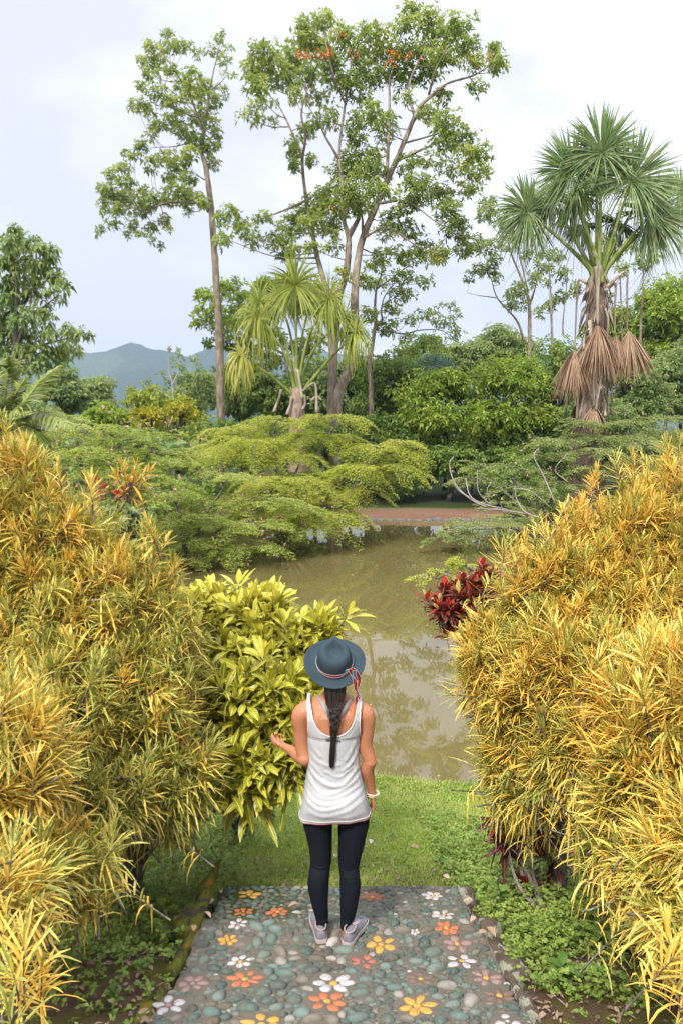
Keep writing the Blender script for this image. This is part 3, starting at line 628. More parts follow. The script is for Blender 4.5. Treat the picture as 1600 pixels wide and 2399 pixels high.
clump_tree('coral_tree', 'great multi stemmed tree with orange blossom rising in the middle', 'tree', (480, 0, 2.119),
  [(600,90,60,50),(500,130,70,50),(480,200,60,40),(300,250,80,45),(240,340,60,55),(330,330,90,60),(440,280,80,60),(560,220,90,70),(700,180,80,60),(820,160,90,50),(1020,50,60,45),(1000,120,80,40),(1110,90,80,50),(1240,130,90,60),(1150,180,110,60),(1290,220,80,50),(1440,240,40,40),(1450,320,60,45),(1340,300,60,50),(1180,280,100,60),(1040,270,110,60),(900,260,100,60),(760,280,90,60),(620,300,80,50),(520,370,90,50),(400,390,90,50),(260,420,70,60),(290,500,80,40,.6),(230,580,70,40,.7),(340,600,40,25,.6),(440,470,60,40,.6),(560,480,80,50,.6),(600,590,90,50,.7),(520,640,60,35),(440,740,40,60),(440,820,35,40),(530,790,25,45),(680,400,90,60),(820,370,90,60),(960,370,90,60),(1100,370,80,50),(770,480,70,50,.6),(830,560,70,60,.8),(760,600,70,50,.8),(900,600,60,50,.7),(750,690,60,40),(890,660,60,60,.6),(1000,480,60,40,.5),(1180,480,50,35),(1120,560,80,50,.8),(1350,430,45,40,.8),
   (1200,620,90,60),(1260,700,90,60),(1330,760,90,60),(1350,850,80,50),(1300,940,70,40,.8),(1180,720,80,50,.5),(1100,800,80,50,.5),(1220,840,80,50,.5),(1000,820,80,60,.6),(1050,920,90,50),(1150,960,90,50),(1200,1040,70,50),(1240,1130,80,60),(1290,1230,60,60,.8),(1010,1000,90,50),
   (730,780,60,40),(830,770,60,40),(700,850,90,60),(820,850,90,70),(720,940,90,60),(860,950,90,50),(620,960,80,50),(560,1010,80,50),(640,1030,90,60),(760,1020,80,50),(480,1060,80,50),(430,1130,80,50),(370,1190,70,50),(390,1260,50,30),(530,1100,70,60),(620,1120,60,50),(440,1240,40,30),
   (130,1040,50,30,.8),(90,1090,50,40,.7),(170,1100,60,40,.7),(90,1180,50,50,.7),(210,1150,70,40,.7),(240,1200,50,40,.7),(300,1080,50,30,.8),
   (940,1080,80,50,.7),(1010,1140,80,50,.7),(900,1150,60,50,.6),(1080,1230,70,50,.7),(1170,1260,50,60,.9),(960,1260,70,40,.7),(870,1270,60,50,.6),(640,1200,50,60,.6),(540,1230,50,40,.7),(680,1370,50,50,.7)],
  [([(633,2005,0,1),(635,1880,.1),(638,1764,.2),(664,1479,.3),(700,1363,.2),(712,1230),(712,1170),(690,1090),(680,900),(667,760),(690,560),(705,460),(725,330),(760,220)],[.30,.28,.24,.20,.14,.10,.07,.05]),
   ([(655,2005,-.2,1),(718,1835,-.3),(744,1675,-.5),(744,1452,-.5),(770,1230),(850,1020,-.2),(920,860,-.4),(990,700,-.6),(1060,540,-.6),(1130,470,-.6),(1200,415,-.6),(1330,375,-.8),(1420,320,-1)],[.36,.30,.25,.22,.19,.15,.11,.08,.05]),
   ([(630,1740,.4),(622,1600,.5),(605,1450,.8),(560,1280,1),(530,1130,1.2),(500,960,1.2),(485,800,1.2),(500,680,1),(480,560,1),(515,430,1),(560,320,1)],[.18,.17,.15,.12,.09,.07,.05]),
   ([(487,790,1.2),(430,650,1.6),(370,530,2),(290,440,2)],[.08,.06,.04]),([(665,790),(600,680,-.4),(560,600,-.8),(480,480,-1)],[.08,.05,.03]),([(520,520,1),(480,400,1.4),(380,330,1.6)],[.05,.03]),
   ([(530,980,1.1),(430,1030,1.3),(300,1080,1.6),(180,1130,1.8),(110,1120,2)],[.08,.06,.04,.03]),([(715,1170,.0),(760,1090,.2),(770,1030,.4),(830,960,.8)],[.16,.12,.07]),([(785,1180,0),(780,1080,.6),(760,1000,1)],[.10,.05]),
   ([(950,800,-.4),(1080,740,-1),(1200,700,-1.6),(1320,760,-2)],[.09,.07,.05,.03]),([(990,710,-.5),(1100,680,-.2),(1230,640,.2)],[.06,.04]),([(900,900,-.3),(910,700,.4),(915,520,.8),(918,360,1),(960,200,1.2),(1020,90,1.2)],[.10,.08,.06,.04]),
   ([(1040,580,-.6),(1010,440,-.2),(1060,300,.4),(1150,180,1)],[.09,.06,.04]),([(1110,470,-.6),(1150,330,-1.4),(1240,180,-1.8)],[.07,.05,.03]),([(860,1010,-.2),(1000,1000,-1),(1130,1090,-1.6),(1270,1180,-1.8)],[.08,.05,.03]),
   ([(700,520),(640,380,-1),(600,200,-1.4),(600,110,-1.4)],[.06,.04]),([(790,1180,-.2),(900,1130,-1),(1050,1220,-1.4),(1160,1260,-1.8)],[.07,.05,.03])],
  38, (fol_a, brk_grey, flower_o), leaf=.21, dens=60, spread=1.5, twig=.020,
  flowers=[(520,275,60,22,14),(600,265,50,22,14),(480,262,30,15,4),(930,275,50,20,10),(1030,280,40,14,6),(1410,290,60,30,7),(1460,330,30,18,7),(915,320,30,20,4),(640,605,10,10,1),(1168,688,10,10,3),(645,1030,10,10,2),(390,355,10,8,2),(700,170,50,14,4),(1300,270,40,12,3),(740,265,40,12,3)])

clump_tree('branching_tree', 'thin crooked tree with spreading open branches right of the blossoming tree', 'tree', (440, 580, 2.376),
  [(1050,100,80,40),(1250,60,100,40),(1380,60,60,30),(1200,160,90,40),(1320,190,50,30),(1050,200,80,40),(1180,260,90,40),(1000,370,60,50),(1100,440,80,50),(1230,400,60,30,.7),(1330,370,80,40,.6),(1420,420,80,40,.6),(1480,480,60,40,.6),(1350,520,80,30,.6),(1200,500,60,30,.7),(1250,580,60,30,.7),(1400,560,70,30,.6),(1480,370,40,30,.6),(1450,320,50,20,.6),(1130,340,60,40),(980,180,50,50)],
  [([(1020,830),(1010,650),(1030,520),(1045,400),(1040,330),(1050,220),(1075,150),(1075,20)],[.2,.16,.14,.12,.10,.07,.04]),([(1045,440),(1080,400),(1075,350),(1100,260,.5),(1170,180,1)],[.09,.07,.04]),
   ([(1090,460,.1),(1200,480,-.5),(1290,460,-1),(1400,460,-1.2),(1480,500,-1)],[.07,.06,.04,.02]),([(1070,215,0),(1160,150,.6),(1260,80,1)],[.05,.03])],
  44, (fol_a, brk_grey), leaf=.21, dens=48, spread=1.3, twig=.022)

clump_tree('leafy_tree', 'dense tree with hanging leaves at the left edge in front of the hill', 'tree', (0, 500, 2.8),
  [(100,110,50,40),(60,180,70,60),(150,180,80,60),(230,200,70,50),(300,250,80,50),(340,220,30,30),(340,330,50,60,.8),(240,330,90,60),(120,300,100,70),(30,300,60,80),(50,430,80,80),(170,430,90,70),(300,420,80,60,.7),(400,430,60,40,.8),(440,460,25,60),(410,560,30,30,.8),(350,520,50,40,.6),(230,530,90,60,.8),(110,560,90,70),(20,560,60,60),(40,680,90,70),(150,680,90,70),(260,640,70,50,.6),(340,620,40,40,.6),(230,770,90,60,.8),(120,800,90,60),(30,800,60,60),(320,800,60,50),(330,720,50,40,.6),(440,800,60,40,.8),(470,760,40,40),(540,790,60,30),(590,800,18,30),(480,880,60,50),(400,900,70,50),(300,900,80,60),(180,900,90,60),(60,900,80,50),(440,950,50,30),(350,980,60,40),(160,1000,80,50),(-60,300,60,100),(-60,550,60,120),(-60,800,60,120),(60,1010,80,60),(260,1010,60,50)],
  [([(90,1500),(95,1200),(105,850),(110,650),(108,450),(100,300),(100,160)],[.17,.15,.12,.08,.05,.02]),([(105,900),(180,700,-.3),(280,620,-.5),(380,540,-.6)],[.08,.05,.02]),([(105,980),(250,880,.3),(400,830,.4),(540,800,.5)],[.07,.05,.02]),([(108,700),(200,520,.5),(290,380,.6),(330,280,.6)],[.06,.04,.02])],
  26, (fol_b, brk_dark), leaf=.21, dens=64, spread=.7, droop=.6, twig=.014)

clump_tree('layered_tree', 'pale layered tree with thin leaning stems behind the tall fan palm', 'tree', (1080, 240, 2.938),
  [(180,700,60,60),(140,780,40,30),(200,760,80,50),(100,950,90,50),(180,1000,90,50),(210,1090,80,50),(100,1150,60,40),(40,1200,40,30),(200,1170,70,40),(250,1200,40,30),(520,1160,50,60),(500,1210,40,40),(400,1290,70,50),(340,1320,50,40),(350,1400,50,40,.8),(420,1400,40,30),(560,1050,70,40),(600,1130,60,40),(330,950,90,60),(300,850,80,60),(450,1050,60,40,.6)],
  [([(468,1900),(470,1600),(465,1380),(420,1230),(350,1060),(330,980)],[.2,.17,.14,.10,.07]),([(430,1640,.3),(380,1500,.3),(250,1350,.5),(210,1230,.5),(190,1180,.5)],[.10,.08,.05,.04]),([(250,1345,.5),(130,1330,.6),(40,1310,.6)],[.05,.03,.015]),
   ([(470,1390),(500,1300,-.3),(530,1180,-.3)],[.1,.05]),([(455,1290),(400,1050,.6),(380,960,.8)],[.07,.04])],
  47, (fol_e, brk_grey), leaf=.28, dens=26, spread=1.2, twig=.025)
clump_tree('sparse_tree', 'sparse thin stemmed tree close behind the trunk of the tall fan palm', 'tree', (1080, 240, 2.938),
  [(660,1050,50,50),(700,1180,60,50),(800,1280,50,50),(620,1380,50,50),(580,1250,30,30),(700,1330,60,40),(560,1440,60,40),(1000,960,70,50),(1060,1040,80,50),(1120,1140,60,40),(1000,1340,60,40),(1250,1100,60,50),(1190,1000,60,40),(1330,1060,60,40)],
  [([(625,1900),(620,1500),(610,1250),(600,1060)],[.14,.12,.1,.05]),([(700,1600,.4),(700,1500,.4),(720,1300,.4),(730,1150,.4)],[.08,.06,.04]),([(1110,1700,.8),(1100,1450,.8),(1090,1200,.8),(1060,1050,.8)],[.1,.08,.04]),([(1230,1750,.3),(1235,1500,.3),(1250,1250,.3),(1250,1100,.3)],[.1,.08,.04])],
  52, (fol_e, brk_grey), leaf=.3, dens=24, spread=1.5, twig=.03)
clump_tree('round_leaved_tree', 'bright green tree behind the young palm and the slender trunk', 'tree', (440, 580, 2.376),
  [(80,260,50,30),(130,280,70,50),(60,420,40,40),(80,350,50,40,.6),(200,230,60,30),(250,220,80,50),(150,360,70,50),(300,300,90,60),(430,200,60,30),(420,240,90,60),(520,230,80,60),(560,180,40,40),(180,450,60,60),(120,520,30,30),(250,400,90,80),(350,430,90,80),(240,520,80,60),(480,330,90,80),(620,320,80,80),(720,330,80,60),(640,250,80,50),(820,260,50,30),(880,480,40,40,.5),(330,560,80,60),(470,500,80,70),(450,620,80,60),(640,560,80,70),(700,520,80,60,.7),(640,700,90,60,.8),(740,650,60,50,.7)],
  [([(560,950),(560,750),(540,600),(500,450),(450,330)],[.2,.16,.12,.08]),([(570,640,.5),(680,600,.6),(760,560,.6)],[.10,.06,.03]),([(545,600),(350,480,.3),(200,400,.4)],[.1,.06,.03]),([(430,450,.3),(300,330,.4),(180,290,.4)],[.06,.03])],
  50, (fol_f, brk_grey), leaf=.32, dens=24, spread=1.6, twig=.03)

# ------------------------------------------------------------------ bushy background trees and shrubs
def bushy(name, label, cat, cx, cy, rx, ry, Y, mat, leaf=.32, dens=15, ncl=26, group=None, trunk=.16, bk=None, k=5):
    c = P(cx, cy, Y); m_ = PM(Y, c.z); a_, b_ = rx / m_, ry / m_; zb = gz(c.x, c.y)
    e_ = empty(name, (c.x, c.y, zb)); tag(e_, label, cat, group); gt, gl_ = Geo(), Geo()
    cp = curve_pts([(c.x, c.y, zb - .1), (c.x + .1 * a_, c.y, (zb + c.z) / 2), tuple(c)], 5); tube(gt, cp, lerp_r([trunk, trunk * .5], len(cp)), 7)
    for i in range(ncl):
        u = nrm(rng.normal(size=3)); u[1] *= .9
        if u[2] < -.5 and rng.random() < .35: u[2] *= -1
        r = rng.uniform(.50, .86); q = np.array(c) + u * np.array([a_, a_, b_]) * r
        if q[2] < zb + .3: q[2] = zb + .3 + rng.random()
        s = rng.uniform(.22, .40) * (a_ * b_) ** .5
        rosettes(gl_, q, (s * 1.25, s * 1.2, s * .8), dens, leaf, k, .25, age0=rng.uniform(-.15, .15))
        cp = curve_pts([np.array([c.x, c.y, (zb + c.z) / 2 * .6 + c.z * .4]), (np.array(c) + q) / 2, q], 3); tube(gt, cp, lerp_r([trunk * .35, .02], len(cp)), 4)
    gt.build('trunk', bk or brk_dark, e_); gl_.build('crown', mat, e_)
G1 = 'bushy trees in the thicket behind the pond'
BT = [('bushy_tree', 'dark tree seen between the two great trunks', 'tree', 815, 910, 60, 80, 53, fol_c), ('bushy_tree', 'dark green bush filling the low gap under the young palm fans', 'tree', 700, 960, 110, 60, 54, fol_c), ('bushy_tree', 'low dark bush behind the base of the right great trunk', 'tree', 850, 975, 80, 60, 51, fol_b),
 ('bushy_tree', 'dark green tree filling the gap right behind the great trunks', 'tree', 905, 905, 95, 110, 47, fol_c),
 ('bushy_tree', 'mid green leafy tree above the middle of the far pond bank', 'tree', 1040, 960, 120, 110, 42, fol_f),
 ('bushy_tree', 'fresh green tree left of the tall fan palm trunk', 'tree', 1185, 960, 120, 150, 44, fol_f),
 ('bushy_tree', 'dark leafy tree directly behind the tall fan palm trunk', 'tree', 1310, 930, 90, 140, 46, fol_c),
 ('bushy_tree', 'tall yellow green tree at the right edge high above the thicket', 'tree', 1560, 770, 100, 120, 62, fol_f),
 ('bushy_tree', 'light green tree behind the hanging dead palm fans on the right', 'tree', 1440, 800, 80, 80, 64, fol_f),
 ('bushy_tree', 'blue green evergreen low between palm trunk and right edge', 'tree', 1480, 930, 90, 100, 46, fol_b),
 ('bushy_tree', 'dark evergreen tree cut by the right edge above yellow shrub', 'tree', 1590, 920, 80, 110, 48, fol_b),
 ('bushy_tree', 'far tree top beside the thin leaning stems left of palm', 'tree', 1180, 830, 90, 60, 60, fol_e),
 ('bushy_tree', 'pale airy tree top above the middle of the thicket', 'tree', 1090, 850, 70, 50, 58, fol_e),
 ('bushy_tree', 'dark green bush under the young palm at the trunk feet', 'tree', 640, 930, 80, 70, 48, fol_c),
 ('bushy_tree', 'dark rounded tree between slender trunk and young palm', 'tree', 560, 920, 60, 80, 50, fol_c),
 ('bushy_tree', 'green bush seen between the young palm and great trunks', 'tree', 730, 930, 80, 70, 50, fol_b),
 ('bushy_tree', 'grey green bush left against the slender trunk', 'tree', 465, 925, 60, 60, 54, fol_e),
 ('bushy_tree', 'low dark tree over the shaded far bank on the right', 'tree', 1240, 1090, 120, 70, 41, fol_c),
 ('bushy_tree', 'low dark bush over the shaded far bank in the middle', 'tree', 1050, 1085, 100, 60, 40.5, fol_c),
 ('bushy_tree', 'deep green bush above the left end of the far bank', 'tree', 900, 1050, 100, 80, 42, fol_c),
 ('bushy_tree', 'tree in the far right corner behind pale layered sprays', 'tree', 1400, 1010, 110, 90, 43, fol_b),
 ('bushy_tree', 'tree topping the thicket right of the sparse crooked tree', 'tree', 990, 840, 70, 60, 56, fol_c)]
for b in BT: bushy(*b, leaf=.24 if b[7] < 50 else .30, dens=26, ncl=34, group=G1)
G2 = 'scrub below the distant hill'
for b in [('scrub_tree', 'yellow green shrub mass just below the distant hill', 'shrub', 400, 985, 100, 55, 40, fol_d), ('scrub_tree', 'golden yellow flowering shrub in the left distance', 'shrub', 345, 985, 55, 38, 36, fol_g),
 ('scrub_tree', 'golden shrub beside the pale sapling in left distance', 'shrub', 430, 965, 45, 30, 37, fol_g),
 ('scrub_tree', 'pale grey green tree under the left leafy tree', 'tree', 215, 935, 60, 60, 70, fol_e), ('scrub_tree', 'dark green tree behind the feathery palm fronds', 'tree', 150, 930, 60, 70, 50, fol_b),
 ('scrub_tree', 'light green bush at the foot of the grey green tree', 'shrub', 255, 985, 70, 45, 45, fol_f), ('scrub_tree', 'dull green scrub left edge behind the feathery palm', 'shrub', 60, 970, 90, 60, 38, fol_b),
 ('scrub_tree', 'small olive scrub right under the hill foot', 'shrub', 340, 935, 60, 30, 80, fol_d), ('scrub_tree', 'green bush behind the crest of the left golden hedge', 'shrub', 130, 1080, 110, 70, 24, fol_b), ('scrub_tree', 'olive bush behind the orange leaved plant', 'shrub', 330, 1110, 100, 60, 26, fol_f),
 ('scrub_tree', 'mid green bush under the slender trunk', 'shrub', 500, 1040, 90, 60, 36, fol_c), ('scrub_tree', 'dark bush beneath the young palm stem', 'shrub', 640, 1040, 90, 60, 37, fol_c), ('scrub_tree', 'dark bush left of the great trunks near the bank', 'shrub', 770, 1050, 80, 70, 38, fol_c),
 ('scrub_tree', 'deep green scrub far left under the golden shrubs', 'shrub', 420, 1070, 110, 50, 33, fol_b), ('scrub_tree', 'dark low scrub in the shade at the water left of the bank', 'shrub', 610, 1170, 130, 60, 33, fol_c), ('scrub_tree', 'dark scrub hugging the shaded left shore', 'shrub', 430, 1190, 130, 70, 29, fol_c),
 ('scrub_tree', 'dark bush behind the bleached bare branches', 'shrub', 1200, 1130, 110, 50, 37, fol_c), ('scrub_tree', 'dark scrub low on the right shore', 'shrub', 1330, 1170, 90, 70, 33, fol_c), ('scrub_tree', 'low shaded bush on the mulch behind the stones', 'shrub', 930, 1130, 70, 40, 40, fol_c),
 ('scrub_tree', 'white flowered low bush left of the feathery green shrub', 'shrub', 300, 1040, 90, 40, 30, fol_e)]:
    bushy(*b, leaf=.24 if b[7] < 45 else .36, dens=22, ncl=22, group=G2, trunk=.08)
for i, px in enumerate(range(470, 1650, 105)):
    side = ['left of the young palm', 'under the slender trunk', 'behind the young palm', 'behind the great trunks', 'behind the crooked tree', 'in the middle of the thicket', 'under the fresh green tree', 'left of the tall palm trunk', 'behind the tall palm trunk', 'right of the tall palm trunk', 'under the blue green evergreen', 'at the far right edge'][i]
    bushy('undergrowth_bush', 'low shaded undergrowth bush ' + side, 'shrub', px + rng.normal() * 15, 1062, 84, 58, 43.5 + rng.normal() * 1.2, fol_c if i % 2 else fol_b, leaf=.3, dens=16, ncl=16, group='undergrowth at the foot of the thicket', trunk=.06)
clump_tree('sapling', 'thin white stemmed sapling standing before the distant hill', 'tree', (0, 500, 2.8),
  [(1105,890,10,15),(1170,890,8,12),(1130,980,30,40,.6),(1180,950,30,40,.6),(1200,1000,50,50,.6),(1270,940,40,40,.5),(1290,1010,40,40,.7),(1060,1060,30,30,.7),(960,1110,40,40,.7),(1240,1080,60,50),(1170,1080,50,50),(1120,1120,50,40,.7),(1330,1100,80,60),(1400,1160,60,60),(1250,1180,80,60),(1050,1180,50,50,.6),(1350,1250,80,60)],
  [([(1145,1400),(1140,1250),(1130,1100),(1110,1040),(1105,890)],[.07,.06,.05,.03,.01]),([(1130,1130),(1180,1020),(1200,960)],[.04,.02]),([(1110,1200),(1060,1170),(1010,1150)],[.04,.02]),([(1300,1330,.4),(1290,1150,.4),(1300,1000,.4)],[.05,.04,.02])],
  44, (fol_e, plain('white_bark', (.42, .40, .36), .8)), leaf=.2, dens=30, spread=.7, twig=.015)

# ------------------------------------------------------------------ fan palms
fan_g = foliage('palm_segment', (.07, .14, .04), (.13, .22, .06), (.33, .38, .15), .28, .38, 3)
fan_y = foliage('young_palm_segment', (.16, .25, .03), (.27, .33, .045), (.48, .46, .10), .35, .38, 3)
fan_b = foliage('bluish_palm_segment', (.06, .13, .09), (.10, .18, .12), (.16, .24, .16), .25, .4, 3)
dead_f = foliage('dead_palm_segment', (.20, .11, .06), (.33, .20, .12), (.46, .33, .22), .15, .7, 3)
pet_g = bark('petiole_green', (.12, .17, .03), (.26, .29, .08), 5, (1, 1, .1)); pet_d = bark('petiole_dry', (.17, .13, .09), (.42, .36, .28), 5, (1, 1, .1))
def fan(geo, hub, d, r, n=64, droop=.35, sweep=165, w=.055, face=None, rows=7, cone=.25, age=0.1, jit=.06):
    hub = np.asarray(hub, float); d = nrm(np.asarray(d, float)); f = np.array([0, -1, .35]) if face is None else np.asarray(face, float)
    s = nrm(np.cross(d, f)); up = np.cross(s, d)
    a_ = np.radians(np.linspace(-sweep, sweep, n)) + .03 * rng.normal(size=n)
    D = d * np.cos(a_)[:, None] + s * np.sin(a_)[:, None] + up * (cone * (rng.random((n, 1)) * 1.4 - .3)) + jit * rng.normal(size=(n, 3))
    L = r * (.80 + .2 * np.cos(a_ / 2)) * rng.uniform(.88, 1.06, n)
    flat = np.sqrt(np.clip(1 - nrm(D)[:, 2] ** 2, 0.05, 1))
    leaves(geo, np.tile(hub, (n, 1)), D, L, w, droop * flat * rng.uniform(.6, 1.3, n), rows, lambda t: np.clip(.35 + 1.2 * t, 0, 1) * np.clip((1.02 - t) / .45, .1, 1), .5, up=np.broadcast_to(up, (n, 3)), age=np.clip(age + .25 * rng.normal(size=n), 0, 1), curl=.09)
def hang(geo, hub, r, spread_, n=70, w=.05, lean=0.0, age=.2, jit=.11):
    a_ = rng.random(n) * 2 * pi; s = np.sqrt(rng.random(n)) * spread_
    D = np.stack([np.cos(a_) * s * 1.35 + lean, np.sin(a_) * s * 1.35, -.85 * np.ones(n)], -1) + jit * rng.normal(size=(n, 3))
    leaves(geo, np.tile(np.asarray(hub, float), (n, 1)), D, r * rng.uniform(.6, 1.12, n), w, .10 + .35 * s, 6, lambda t: np.clip(.4 + t, 0, 1) * np.clip((1.02 - t) / .5, .1, 1), .5, age=np.clip(age + .25 * rng.normal(size=n), 0, 1), curl=.07)
c3 = crop(1080, 240, 2.938); YP = 31.0
b0 = P(*c3(900, 2260), YP); zb = gz(b0.x, YP)
palm = empty('fan_palm', (b0.x, YP, zb)); tag(palm, 'tall fan palm with brown hanging dead leaves on the right', 'palm')
g = Geo(); pts = curve_pts([Vector((b0.x, YP, zb - .1)), P(*c3(865, 2230), YP), P(*c3(915, 1900), YP), P(*c3(930, 1550), YP), P(*c3(935, 1300), YP), P(*c3(945, 1130), YP)], 8)
tube(g, pts, lerp_r([.62, .60, .50, .42, .38, .42, .36, .2], len(pts)), 14, rough=.09)
for i in range(150):          # ragged leaf bases and fibres clinging to the trunk
    t_ = rng.random(); q = pts[int(t_ * (len(pts) - 1))]; a_ = rng.random() * 6.28; rr_ = np.interp(t_, np.linspace(0, 1, 8), [.62, .60, .50, .42, .38, .42, .36, .2])
    leaves(g, np.array([[q[0] + cos(a_) * rr_ * .95, q[1] + sin(a_) * rr_ * .95, q[2]]]), np.array([[cos(a_) * .35, sin(a_) * .35, -1.0]]), rng.uniform(.5, 1.3), rng.uniform(.05, .16), -.1, 4, OVATE, .4, curl=.15)
g.build('trunk', bark('palm_trunk', (.10, .07, .055), (.34, .26, .22), 4, (1, 1, .18)), palm)
H_ = [((965, 350), (0, .1, 1), 330, .18, .12, -.4), ((760, 480), (-.35, .1, .95), 320, .28, .15, -.2), ((1170, 545), (.5, 0, .85), 370, .25, .12, -.5), ((455, 760), (-.8, -.2, .25), 320, .5, .35, .3), ((770, 670), (-.2, -.75, .5), 270, .6, .4, -1.0),
      ((1300, 780), (.75, -.1, .35), 340, .55, .3, .2), ((620, 680), (-.5, .5, .5), 250, .5, .25, 1.0), ((930, 540), (.1, .7, .5), 220, .4, .2, .8), ((1060, 830), (.3, .75, .3), 210, .5, .25, 1.1), ((1500, 640), (.9, .2, .4), 230, .45, .2, .8), ((840, 860), (-.2, .8, .3), 170, .5, .1, 1.2), ((1240, 640), (.6, .6, .5), 260, .4, .15, .9)]
crown_b = P(*c3(945, 1120), YP)
for (hx_, hy_), d, r, dr, ag, dy in H_:
    hub = P(*c3(hx_, hy_), YP + dy); rm = r / (PM(YP + dy, 7) * 2.938); gf = Geo(); gp = Geo(); d = Vector(d).normalized()
    fan(gf, hub, d, rm * 1.03, 120, dr, 138, .085, cone=.30, age=ag * .3, jit=.06); fan(gf, hub, d, rm * .95, 50, dr * 3.2, 175, .06, cone=.9, age=ag * .6 + .1, jit=.16)
    bs = crown_b + Vector((d.x * .28, d.y * .28 + dy * .1, -.25)); md = bs.lerp(hub, .5) + Vector((0, 0, .12))
    cp = curve_pts([bs + Vector((0, 0, -.5)), bs, md, hub], 6); tube(gp, cp, lerp_r([.20, .16, .10, .07, .055, .05], len(cp)), 6)
    fr = gp.build('frond', pet_g, palm); fb = gf.build('leaf_blade', fan_g); fb.parent = fr
# dead fans with their hanging stalks
for (path, hub, r, sp, ln, wd_) in [([(935, 1130), (938, 1300), (938, 1530)], (940, 1530), 360, .40, .0, .10), ([(860, 1240), (805, 1232), (790, 1450), (780, 1700)], (780, 1700), 300, .28, -.10, .05), ([(1000, 1270), (1130, 1165), (1140, 1300), (1140, 1575)], (1150, 1570), 310, .34, .14, .05),
      ([(985, 1300), (1058, 1250), (1056, 1400), (1055, 1600)], (1062, 1600), 260, .25, .05, .055), ([(880, 1500), (905, 1800), (915, 2085)], (912, 2085), 200, .40, .0, .05)]:
    gp, gf = Geo(), Geo(); cp = curve_pts([P(*c3(x, y), YP - .55 + (.2 if x < 860 or x > 1000 else 0)) for x, y in path], 6)
    tube(gp, cp, lerp_r([wd_ * 1.6, wd_ * .8, wd_ * .6], len(cp)), 6)
    q = P(*c3(*hub), YP - .55); rm = r / (PM(YP, 4) * 2.938); hang(gf, q, rm, sp * 1.2, 300, .042, ln, .25)
    fr = gp.build('dead_frond', pet_d, palm); fb = gf.build('leaf_blade', dead_f); fb.parent = fr
for (pa) in [[(870, 1850), (835, 2050), (795, 2240)], [(805, 1800), (800, 2000), (795, 2180)], [(1000, 1750), (1005, 1950), (1005, 2160)], [(1035, 1800), (1035, 2000), (1032, 2150)], [(725, 1900), (728, 2000), (718, 2110)], [(975, 1700), (960, 1900), (925, 2120)], [(905, 1700), (925, 1850), (935, 2100)], [(990, 1420), (1010, 1500), (1000, 1650)], [(880, 1560), (850, 1600), (840, 1700)], [(960, 1960), (985, 2080), (990, 2160)]]:
    gp = Geo(); cp = curve_pts([P(*c3(x, y), YP - .5 + .25 * rng.normal()) for x, y in pa], 5); tube(gp, cp, lerp_r([.05, .04, .06], len(cp)), 5); gp.build('dead_stalk', pet_d, palm)
# young palm
c5 = crop(440, 580, 2.376); YQ = 34.0; b0 = P(*c5(610, 900), YQ); zb = gz(b0.x, YQ)
yp = empty('young_palm', (b0.x, YQ, zb)); tag(yp, 'young yellow green palm with drooping fans below the great tree', 'palm')
g = Geo(); pts = curve_pts([Vector((b0.x, YQ, zb - .1)), P(*c5(608, 860), YQ), P(*c5(606, 780), YQ)], 5); tube(g, pts, lerp_r([.4, .34, .15], len(pts)), 10, rough=.06); g.build('trunk', bark('young_palm_trunk', (.16, .10, .08), (.36, .28, .20), 5), yp)
yb = P(*c5(608, 840), YQ)
for (hx_, hy_), d, r, dr, ag, dy in [((600, 215), (0, .1, 1), 240, .5, .1, 0), ((400, 300), (-.4, .3, .6), 190, .75, .15, .8), ((395, 400), (-.6, -.4, .5), 240, .8, .35, -.6), ((785, 295), (.5, -.2, .6), 240, .75, .2, -.4), ((935, 480), (.8, -.2, .3), 170, .85, .2, -.2), ((300, 610), (-.8, -.2, .1), 170, .9, .8, -.2), ((690, 280), (.3, .6, .6), 200, .6, .2, 1), ((520, 300), (-.2, .6, .7), 200, .6, .2, 1.1), ((870, 400), (.6, .5, .4), 160, .8, .2, .7)]:
    hub = P(*c5(hx_, hy_), YQ + dy); rm = r / (PM(YQ + dy, 5) * 2.376); gf, gp = Geo(), Geo(); d = Vector(d).normalized()
    fan(gf, hub, d, rm * 1.1, 120, dr * 1.35, 150, .07, jit=.16, cone=.9, age=ag, face=(0, -.6, .8)); md = yb.lerp(hub, .55) + Vector((0, 0, .15)) ; md.x = md.x * .6 + yb.x * .4 if abs(d.x) < .7 else md.x
    cp = curve_pts([yb, md, hub], 7); tube(gp, cp, lerp_r([.10, .06, .035], len(cp)), 6)
    fr = gp.build('frond', pet_g, yp); fb = gf.build('leaf_blade', fan_y); fb.parent = fr
for pa in [[(520, 790), (505, 850), (480, 915)], [(580, 830), (570, 880), (552, 930)], [(640, 800), (700, 755), (715, 800), (718, 920)], [(650, 820), (655, 870), (640, 900)], [(612, 680), (625, 760), (640, 840)], [(745, 850), (718, 830), (690, 850)]]:
    gp = Geo(); cp = curve_pts([P(*c5(x, y), YQ - .4) for x, y in pa], 5); tube(gp, cp, lerp_r([.06, .05, .08], len(cp)), 5); gp.build('dead_stalk', pet_d, yp)
# bluish palm far in the thicket
b0 = P(*c5(1345, 900), 52); bp = empty('bluish_palm', (b0.x, 52, gz(b0.x, 52))); tag(bp, 'small bluish fan palm half hidden in the thicket', 'palm')
g = Geo(); tube(g, curve_pts([Vector((b0.x, 52, gz(b0.x, 52))), P(*c5(1342, 760), 52)], 5), .18, 7); g.build('trunk', brk_dark, bp); gf = Geo()
for hx_, hy_, d in [(1300, 680, (-.6, 0, .5)), (1360, 660, (.1, 0, 1)), (1420, 670, (.7, 0, .5)), (1260, 700, (-.9, -.3, .1))]: fan(gf, P(*c5(hx_, hy_), 52), d, 90 / (PM(52, 5) * 2.376) * 1.1, 60, .4, 130, .09, age=.1)
gf.build('frond', fan_b, bp)

